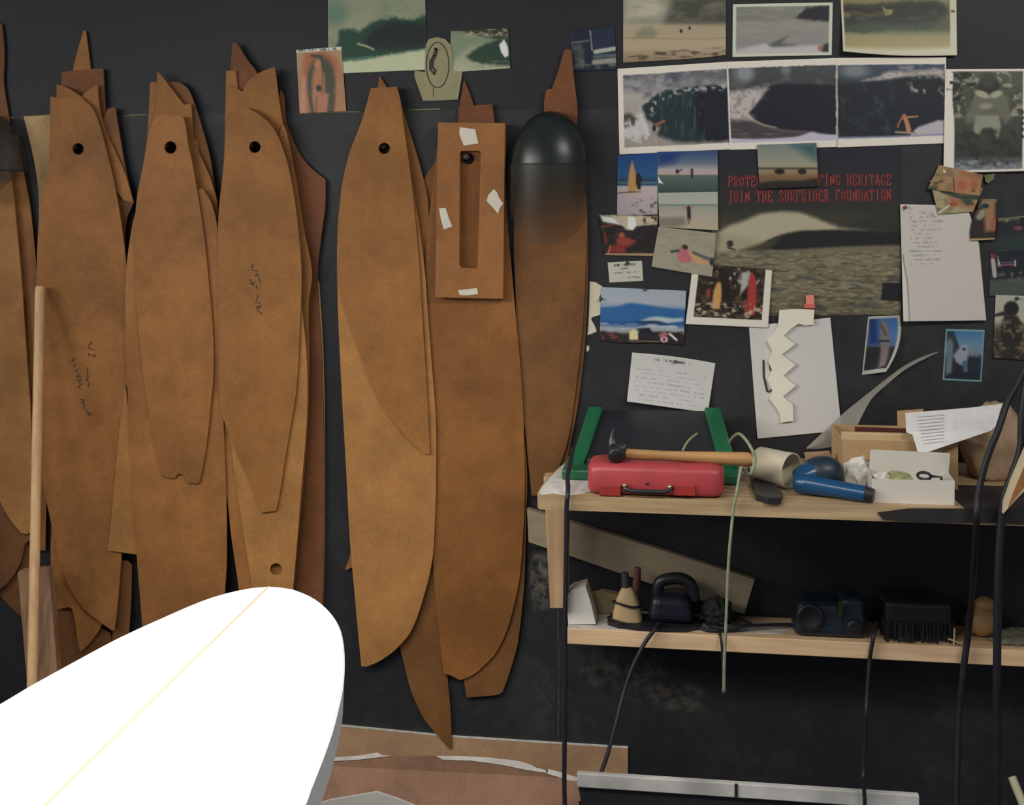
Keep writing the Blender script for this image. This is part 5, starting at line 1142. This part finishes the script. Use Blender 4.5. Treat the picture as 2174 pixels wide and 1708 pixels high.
# blue tool
BLUE = mat('blue_plastic', (0.008, 0.065, 0.16), 0.25, 0.1); TEAL = mat('dark_teal_plastic', (0.012, 0.028, 0.042), 0.4, 0.2)
bt = thing('heat_gun', 'blue pistol-shaped power tool with dark head, lying before the crumpled bag', 'power tool', P(1750, 1050, .38))
g0 = Q(1694, 1048, ZT); g0 = Vector((g0.x, g0.y, ZT + .024)); g1 = P(1838, 1062, .425); g1 = Vector((g1.x, -.425, ZT + .017))
MB().tube([g0 + (g1 - g0) * t for t in (-.06, -.04, 0, .15, .5, .8, 1)], [.008, .017, .0215, .021, .018, .017, .0165], 16).build('handle', BLUE, bt)
hd = Vector((g0.x + .050, -.345, ZT + .038))
MB().ball(hd, (.047, .034, .037), Matrix.Rotation(-.15, 3, 'Y')).build('head', TEAL, bt)
MB().tube([g0 + Vector((.0, .005, .004)), g0.lerp(hd, .55) + Vector((-.006, 0, .004)), hd + Vector((-.010, 0, .002))], [.021, .026, .030], 16).build('neck', BLUE, bt)
MB().tube([g1, g1 + (g1 - g0).normalized() * .016], [.0168, .013], 14).build('end_cap', BLACKP, bt)
# crumpled bag
def lump(name, c, r, m, label, cat, amp=.18, seed=1, parent=None, freq=3.0, subdiv=3, flat=None, shade=False):
    b = bmesh.new(); bmesh.ops.create_icosphere(b, subdivisions=subdiv, radius=1.0)
    rs = np.random.RandomState(seed); off = rs.rand(3) * 9
    from mathutils import noise as mn
    for v in b.verts:
        k = 1 + amp * (mn.noise(v.co * freq + Vector(off)) + .5 * mn.noise(v.co * freq * 2.3 + Vector(off)))
        v.co = Vector((v.co.x * r[0] * k, v.co.y * r[1] * k, v.co.z * r[2] * k)) + Vector(c)
        if flat is not None and v.co.z < flat: v.co.z = flat
    o = MB().bm(b, 0, shade).build(name, m, parent)
    if label: tag(o, label, cat)
    return o
lump('crumpled_bag', Vector((P(1824, 1008, .30).x, -.306, ZT + .030)), (.032, .013, .036), mat('crumpled_paper', (0.70, 0.68, 0.60), 0.7, 0.05), 'crumpled white paper between the blue tool and white carton', 'paper', .35, 5, flat=ZT + .0005)
# white carton
CART = mat('white_card', (0.66, 0.62, 0.54), 0.75, 0.04)
ct = thing('carton', 'small open white carton at the bench\'s front edge', 'carton', P(1940, 1080, .40))
def zfix(l):
    for p in l: p.z = max(p.z, ZT + .0003)
    return l
f = zfix([P(*q) for q in [(1851, 1016, .425), (2027, 1020, .425), (2026, 1090, .425), (1851, 1090, .425)]])
MB().prism(f, [p + Vector((0, .0015, 0)) for p in f]).build('front_panel', CART, ct)
fl, frt = f[0].copy(), f[1].copy(); hb_ = f[0].z
b0 = P(1889, 955, .325); b1 = P(2040, 962, .325)
bk = [Vector((fl.x + .012, -.325, b0.z)), Vector((frt.x + .012, -.325, b1.z)), Vector((frt.x + .006, -.325, ZT + .0003)), Vector((fl.x + .006, -.325, ZT + .0003))]
MB().prism(bk, [p + Vector((0, .0015, 0)) for p in bk]).build('back_panel', CART, ct)
for x0, x1 in ((fl.x, fl.x + .006), (frt.x - .0015, frt.x + .0045)):
    q = [Vector((x0, -.4235, hb_)), Vector((x1, -.3255, hb_)), Vector((x1, -.3255, ZT + .0003)), Vector((x0, -.4235, ZT + .0003))]
    MB().prism(q, [p + Vector((.0015, 0, 0)) for p in q]).build('side_panel', CART, ct)
q = [Vector((fl.x + .002, -.423, ZT + .0018)), Vector((frt.x - .002, -.423, ZT + .0018)), Vector((frt.x + .003, -.327, ZT + .0018)), Vector((fl.x + .008, -.327, ZT + .0018))]
MB().prism(q, [p - Vector((0, 0, .0014)) for p in q]).build('bottom_panel', CART, ct)
cx0 = (fl.x + frt.x) / 2
lump('green_scrap', Vector((cx0 - .022, -.38, hb_ - .012)), (.026, .018, .020), mat('pale_green_cloth', (0.32, 0.33, 0.14), .8, .2), 'pale green crumpled scrap inside the white carton', 'scrap', .3, 9, flat=ZT + .002)
lump('paper_wad', Vector((cx0 - .055, -.385, hb_ - .014)), (.018, .02, .022), CART, 'white paper wad inside the white carton', 'paper', .3, 11, flat=ZT + .002)
lp = [Vector((cx0 + .030 + .013 * math.cos(a), -.378 + .010 * math.sin(a), hb_ - .001 + .005 * math.sin(a))) for a in [i * math.pi / 8 for i in range(17)]]
lp2 = lp + [Vector((cx0 + .062, -.385, hb_ - .001)), Vector((cx0 + .068, -.38, ZT + .004))]
o = MB().tube(lp2, .003, 6).build('wire_loop', BLACKP); tag(o, 'small black loop poking out of the white carton', 'loop')
# cardboard box
CB = mat('brown_cardboard', (0.48, 0.31, 0.15), 0.8, 0.12, 12); CBL = mat('pale_cardboard', (0.60, 0.42, 0.22), 0.8, 0.1, 12)
kb = thing('cardboard_box', 'open brown cardboard box with pale folded rim, behind the white carton', 'box', P(1920, 960, .2))
k0, k1 = P(1788, 936, .29), P(2034, 952, .29); zr = P(1788, 934, .29).z
x0, x1 = k0.x, k1.x
MB().box(((x0 + x1) / 2, -.289, (ZT + zr) / 2), (x1 - x0, .003, zr - ZT)).build('front_panel', CB, kb)
MB().box((x0 + .0015, -.195, (ZT + zr) / 2), (.003, .184, zr - ZT)).build('side_panel', CB, kb)
MB().box((x1 - .0015, -.195, (ZT + zr) / 2), (.003, .184, zr - ZT)).build('side_panel', CB, kb)
MB().box(((x0 + x1) / 2, -.102, (ZT + zr) / 2), (x1 - x0, .003, zr - ZT)).build('back_panel', CB, kb)
MB().box(((x0 + x1) / 2, -.282, zr + .008), (x1 - x0 + .002, .014, .017), None, .002).build('folded_rim', CBL, kb)
q = [P(1905, 872, .10), P(1960, 868, .10), P(1962, 930, .10), P(1906, 925, .10)]
MB().prism(q, [p + Vector((0, .003, 0)) for p in q]).build('raised_flap', CB, kb)
o = plate3('red_folder', [(1815, 906, .13), (1935, 910, .13), (1940, 960, .13), (1815, 960, .13)], .004, mat('dark_red_card', (0.10, 0.02, 0.015), .6)); tag(o, 'dark red card standing inside the brown cardboard box', 'card')
PAP = mat('printed_sheet', alb((186, 184, 180)), .7, .05, 80)
pts = [(1922, 876), (2000, 870), (2068, 864), (2129, 856), (2121, 877), (2129, 893), (2103, 914), (2035, 937), (1961, 962), (1950, 963), (1937, 922), (1924, 917)]
def pd(y): return .305 + .02 * (y - 915) / 50 if y > 915 else .305 - .09 * (915 - y) / 55
f = [P(x, y, pd(y)) for x, y in pts]
o = MB().prism(f, [p + Vector((0, .0006, -.0006)) for p in f]).build('paper_sheet', PAP); tag(o, 'white printed sheet lying slanted on top of the cardboard box', 'paper')
prn = MB()
r_ = random.Random(4)
for i in range(9):
    y0 = 885 + i * 7; xa = 1945 + i * 2; xb = xa + 60 - i * 2
    q = [P(x, y, pd(y)) for x, y in ((xa, y0), (xb, y0 - 5), (xb, y0 - 3.5), (xa, y0 + 1.5))]
    prn.add([p + Vector((0, -.0010, .0008)) for p in q], [(0, 1, 2, 3)])
prn.build('print_lines', mat('grey_print', (0.50, 0.50, 0.52), .7), o)
# paper bag
BAG = mat('brown_bag_paper', (0.42, 0.29, 0.17), 0.75, 0.15, 18)
bx = P(2106, 960, .16); lump('paper_bag', Vector((bx.x + .004, -.155, ZT + .070)), (.068, .055, .100), BAG, 'brown paper bag slumped at the right end of the bench, hose across it', 'bag', .20, 21, freq=1.9, flat=ZT + .0005, subdiv=4, shade=True)
SHADEM = mat('shade_sheet_dark', (.020, .017, .015), .7, .3, 14)  # thin dark sheet added in place of shade at the bench's right end
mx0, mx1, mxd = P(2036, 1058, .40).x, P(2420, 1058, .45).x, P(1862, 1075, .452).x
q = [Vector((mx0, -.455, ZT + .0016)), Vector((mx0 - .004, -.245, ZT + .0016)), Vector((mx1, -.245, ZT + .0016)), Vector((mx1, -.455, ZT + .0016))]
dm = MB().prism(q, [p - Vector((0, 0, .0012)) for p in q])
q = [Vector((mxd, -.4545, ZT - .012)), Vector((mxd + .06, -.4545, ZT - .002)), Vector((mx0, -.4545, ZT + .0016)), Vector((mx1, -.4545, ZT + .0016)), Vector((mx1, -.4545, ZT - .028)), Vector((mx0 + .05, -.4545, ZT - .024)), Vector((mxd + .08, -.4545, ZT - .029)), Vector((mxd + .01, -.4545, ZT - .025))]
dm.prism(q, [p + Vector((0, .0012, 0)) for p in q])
o = dm.build('shade_sheet', SHADEM); tag(o, 'oily dark mat folded over the bench\'s front edge at its far end', 'mat')
# pale-edged board at the far right
o = plate3('board_tip', [(2130, 1090, .500), (2132, 1066, .500), (2148, 1020, .500), (2174, 958, .500), (2220, 860, .500), (2260, 900, .500), (2230, 990, .500), (2174, 1042, .500)], .012, mat('pale_edge', (0.66, 0.55, 0.36), .5)); tag(o, 'orange-brown pointed board with pale rim at the bench\'s far end', 'board')
plate3('wood_face', [(2140, 1078, .5015), (2150, 1048, .5015), (2182, 972, .5015), (2222, 885, .5015), (2250, 905, .5015), (2224, 984, .5015), (2174, 1034, .5015)], .0014, wood('orange_wood', (0.42, 0.19, 0.06), axis='Z'), o)

# ------------------------------------------------------------------ things on the shelf
FO = mat('white_foam_scrap', (0.74, 0.71, 0.64), 0.8, 0.05, 40)
def onshelf(pts, d, th, m, name, label, cat, zmin=None):
    f = [P(x, y, d) for x, y in pts]; lo = min(p.z for p in f)
    for p in f: p.z += (Z1 + .0012 - lo) if abs(lo - Z1) < .03 else 0
    o = MB().prism(f, [p + Vector((0, th, 0)) for p in f]).build(name, m); return tag(o, label, cat)
onshelf([(1205, 1262), (1215, 1254), (1243, 1246), (1254, 1280), (1265, 1326), (1255, 1326), (1207, 1326), (1205, 1310)], .125, .06, FO, 'foam_block', 'white foam block at the left end of the shelf', 'foam block')
onshelf([(1256, 1250), (1282, 1244), (1312, 1250), (1316, 1290), (1262, 1290)], .045, .025, mat('tan_block', (0.36, 0.27, 0.14), .8, .15), 'wood_block', 'tan block standing behind the white foam on the shelf', 'block')
TAN = mat('tan_plastic', (0.62, 0.44, 0.23), .5, .06)
sd_ = thing('sander', 'tan and dark blue power sander with its cord around it, on the shelf', 'sander', P(1385, 1330, .09))
c0 = P(1332, 1318, .10); k = S(1332, .10)
mb = MB(); sec = [(-4, 30, 22), (10, 29, 22), (42, 22, 18), (60, 15, 13), (68, 10, 10), (70, 2, 2)]
vs = []; fs = []
for h, rx_, ry_ in sec:
    for i in range(16):
        a = 2 * math.pi * i / 16; e = .6; ca, sa = math.cos(a), math.sin(a)
        vs.append((c0.x + rx_ * k * math.copysign(abs(ca) ** e, ca) * 1.08, -.10 + ry_ * k * math.copysign(abs(sa) ** e, sa), Z1 + .006 + (h + 4) * k))
for i in range(len(sec) - 1):
    for j in range(16): q = i * 16 + j; q2 = i * 16 + (j + 1) % 16; fs.append((q, q2, q2 + 16, q + 16))
mb.add(vs, fs, 0, True); mb.add(vs[-16:], [tuple(range(16))]); mb.add(vs[:16], [tuple(range(16))[::-1]]); mb.build('housing', TAN, sd_)
zc = Z1 + .010 + 66 * k
MB().tube([(c0.x - .003, -.10, zc), (c0.x - .006, -.10, zc + 34 * k)], [9 * k, 8 * k], 10).build('spout', mat('grey_rubber', (.05, .055, .055), .5), sd_)
MB().tube([(c0.x + 18 * k, -.095, zc - .004), (c0.x + 22 * k, -.095, zc + 44 * k)], [10 * k, 7 * k], 10).build('knob', mat('red_brown_plastic', (.12, .045, .03), .5), sd_)
bb = P(1428, 1300, .09)
NAVY = mat('navy_plastic', (0.010, 0.012, 0.024), .4, .3)
MB().box((bb.x - .004, -.090, Z1 + .045), (.112, .082, .066), None, .022, 4, taper=(.78, .8)).build('motor_body', NAVY, sd_)
MB().tube(spline([(bb.x - .035, -.09, Z1 + .070), (bb.x - .028, -.09, Z1 + .098), (bb.x + .012, -.09, Z1 + .108), (bb.x + .042, -.09, Z1 + .095), (bb.x + .050, -.09, Z1 + .060)], 5), .014, 10).build('top_handle', BLACKP, sd_)
bpz = Z1 + .0018
pl = [(c0.x - .045, -.120), (c0.x - .02, -.138), (c0.x + .03, -.147), (c0.x + .09, -.147), (bb.x + .03, -.142), (bb.x + .062, -.12), (bb.x + .062, -.06), (c0.x - .04, -.06)]
MB().prism([Vector((x, y, bpz + .009)) for x, y in pl], [Vector((x, y, bpz)) for x, y in pl]).build('sole_plate', BLACKP, sd_)
for zo, rx_, ry_ in ((.050, .034, .028), (.012, .046, .036)):
    lp = [(c0.x + rx_ * math.cos(a), -.10 + ry_ * math.sin(a), Z1 + zo + .004 * math.sin(a * 2)) for a in [i * math.pi / 12 for i in range(25)]]
    MB().tube(lp, .0028, 6).build('cord_wrap', BLACK, sd_)
# coil of cord
pts = []
for i in range(60):
    a = i * math.pi / 8; cx_ = 1505 + 62 * (i / 60); rx_ = .036 + .006 * math.sin(i * .7)
    c_ = P(cx_, 1330, .10); pts.append((c_.x + rx_ * math.cos(a), -.100 + .036 * math.sin(a), Z1 + .006 + .010 * (i / 60) + .002 * math.sin(i)))
e_ = P(1690, 1330, .08); pts += [(e_.x - .03, -.085, Z1 + .010), (e_.x, -.08, Z1 + .008)]
o = MB().tube(spline(pts, 3), .0042, 7).build('cord_coil', BLACK); tag(o, 'loose coil of black cord in the middle of the shelf', 'cord')
lump('dark_rag', Vector((P(1522, 1305, .06).x, -.09, Z1 + .034)), (.034, .028, .034), mat('dark_rag_cloth', (.013, .014, .013), .8, .4), 'dark crumpled rag between the sander and the cord coil', 'rag', .35, 31, flat=Z1 + .0012)
# dark teal power tool
pt = thing('circular_tool', 'dark teal power tool with round ports, centre of the shelf under the carton', 'power tool', P(1768, 1340, .09))
px0, px1 = P(1686, 1320, .12).x, P(1838, 1320, .12).x
DT = mat('dark_teal_casting', (0.012, 0.024, 0.034), .35, .25, 12)
mbd = MB().box(((px0 + px1) / 2 - .02, -.088, Z1 + .040), (.125, .10, .076), None, .016, 3, taper=(.8, .8)).build('motor_body', DT, pt)
gbx = MB().box(((px0 + px1) / 2 + .05, -.085, Z1 + .046), (.065, .10, .088), None, .014, 3, taper=(.75, .8)).build('gearbox', DT, pt)
MB().lathe([(.030, 0), (.032, .004), (.026, .008), (.020, .004), (.0, .002)], ((px0 + px1) / 2 - .045, -.138, Z1 + .048), (0, -1, 0), 20).build('port_ring', BLACKP, mbd)
MB().lathe([(.016, 0), (.018, .004), (.012, .008), (.0, .004)], ((px0 + px1) / 2 + .052, -.136, Z1 + .030), (0, -1, 0), 16).build('port_ring', BLACKP, gbx)
MB().box(((px0 + px1) / 2 + .022, -.138, Z1 + .070), (.010, .008, .034), None, .002).build('trigger', mat('olive_plastic', (.035, .04, .015), .4), gbx)
# black brush
bz = thing('brush_head', 'black bristly brush block on the shelf left of the tan brush', 'brush', P(1950, 1350, .09))
q0, q1 = P(1872, 1340, .11).x, P(2022, 1340, .11).x
MB().box(((q0 + q1) / 2, -.08, Z1 + .062), (q1 - q0 - .01, .10, .05), None, .010, 3).build('back', BLACKP, bz)
br = MB(); r_ = random.Random(8)
for i in range(400):
    x = r_.uniform(q0, q1); y = r_.uniform(-.142, -.02); w = .0016
    a = (x + r_.uniform(-.006, .006), y, Z1 + .0015); b_ = (x, y, Z1 + .045)
    br.add([(a[0] - w, a[1], a[2]), (a[0] + w, a[1], a[2]), (b_[0] + w, b_[1], b_[2]), (b_[0] - w, b_[1], b_[2])], [(0, 1, 2, 3)])
o = br.build('bristles', BLACK, bz); o['kind'] = 'stuff'
# tan round brush
rb = thing('round_brush', 'tan round-bodied brush behind the hose on the shelf', 'brush', P(2085, 1340, .08))
cc = P(2085, 1320, .07)
TANB = mat('tan_wood_knob', (.36, .22, .08), .5, .2, 20)
MB().ball((cc.x, -.07, Z1 + .034), (.040, .034, .033)).build('body', TANB, rb)
MB().ball((cc.x + .006, -.07, Z1 + .072), (.022, .02, .018)).build('knob', TANB, rb)
SL = mat('pale_sliver', (.50, .38, .20), .7)
for a, b_, l in (((2013, 1352), (2052, 1366), 'thin pale sliver lying on the shelf before the tan brush'), ((2027, 1335), (2025, 1370), 'small upright pale sliver left of the tan brush on the shelf')):
    p0, p1 = P(*a, .14), P(*b_, .145); sh = Z1 + .0035 - min(p0.z, p1.z)
    o = MB().tube([p0 + Vector((0, 0, sh)), p1 + Vector((0, 0, sh))], [.0022, .0022], 6).build('wood_sliver', SL); tag(o, l, 'sliver', 'slivers on the shelf')
lump('shavings_heap', Vector((P(2172, 1350, .09).x, -.085, Z1 + .006)), (.07, .05, .016), mat('grey_shavings', (.20, .19, .14), .9, .3, 60), 'low grey heap of shavings at the right end of the shelf', 'shavings', .4, 41, flat=Z1 + .0012)

# ------------------------------------------------------------------ low down: base strip, leaning sheets, low dusty board
o = plate3('base_strip', [(500, 1522, .0055), (720, 1540, .0055), (955, 1563, .0055), (1140, 1575, .0055), (1333, 1587, .0055), (1333, 1700, .0055), (500, 1700, .0055)], .004, hardboard('base_board', (.44, .27, .15), 31, .2)); tag(o, 'tan hardboard strip along the foot of the wall', 'board')
plate3('chalky_edge', [(500, 1520, .0060), (720, 1538, .0060), (955, 1561, .0060), (1140, 1573, .0060), (1333, 1585, .0060), (1333, 1588, .0060), (1140, 1576, .0060), (955, 1564, .0060), (720, 1541, .0060), (500, 1524, .0060)], .0045, mat('chalky_white', (.55, .52, .46), .9, .2, 60), o)
SHB = hardboard('brown_sheet', (.30, .165, .10), 37, .3)
top = [(560, 1618), (690, 1611), (760, 1606), (820, 1604), (930, 1605), (1040, 1611), (1130, 1626), (1180, 1640), (1228, 1652)]
d_ = .30
f = [P(x, y, d_) for x, y in top]; fl_ = [Vector((f[-1].x + .02, f[-1].y - .12, .003)), Vector((f[0].x, f[0].y - .12, .003))]
f = f + fl_
ls = MB().prism(f, [p + Vector((0, .006, 0)) for p in f]).build('leaning_sheet', SHB); tag(ls, 'brown hardboard sheet with curved chipped white top edge, leaning low by the blank', 'sheet')
WH = mat('chipped_white_paint', (.66, .62, .56), .8, .15, 40)
for seg in ([(690, 1609), (760, 1604), (800, 1597), (812, 1603), (830, 1604), (760, 1612), (690, 1616)], [(926, 1604), (985, 1605), (1040, 1608), (1100, 1615), (1128, 1623), (1140, 1630), (1158, 1634), (1160, 1640), (1120, 1634), (1060, 1622), (1000, 1614), (940, 1612)], [(1164, 1632), (1195, 1640), (1228, 1651), (1222, 1660), (1190, 1650), (1162, 1642)]):
    plate3('chipped_edge', [(x, y, d_ + .0015) for x, y in seg], .0012, WH, ls)
o = plate3('grey_panel', [(640, 1716, .55), (700, 1698, .55), (800, 1681, .55), (845, 1696, .55), (880, 1710, .55), (940, 1760, .55), (600, 1760, .55)], .006, mat('grey_panel_paint', (.42, .40, .37), .7, .1)); tag(o, 'grey pointed panel at the bottom edge, before the brown sheet', 'panel')
for v in o.data.vertices: pass
# low board with black box under it
lx0, lx1 = P(1225, 1652, .40).x, P(1952, 1685, .40).x
zl0 = P(1300, 1646, .40).z
lb = thing('edged_panel', 'low black panel on edge with a dusty pale rim under the workbench', 'panel', ((lx0 + lx1) / 2, -.25, 0))
DUST = mat('dusty_metal', (.46, .45, .42), .7, .35, 9)
MB().box(((lx0 + lx1) / 2, -.3925, zl0 - .0145), (lx1 - lx0, .015, .029), None, .002).build('edge_strip', DUST, lb)
q = [Vector((lx0 + .002, -.39, zl0 - .030)), Vector((lx1 - .002, -.39, zl0 - .030)), Vector((lx1 - .002, -.39, .002)), Vector((lx0 + .06, -.39, .002))]
MB().prism(q, [p + Vector((0, .022, 0)) for p in q]).build('panel', BLACKP, lb)
p0, p1 = P(1556, 1640, .402), P(1570, 1672, .402)
MB().box(((p0.x + p1.x) / 2, -.4015, zl0 - .014), (.006, .003, .029)).build('joint_strip', BLACKP, lb)
# light stick in the bottom right corner
a, b_ = P(2148, 1648, .42), P(2186, 1740, .46); dv_ = (b_ - a); e_ = a + dv_ * ((.012 - a.z) / dv_.z)
o = MB().tube([a, a + (e_ - a) * .5, e_], [.0085] * 3, 10).build('pale_stick', mat('pale_stick_wood', (.42, .40, .26), .6)); tag(o, 'pale stick end in the bottom right corner', 'stick')
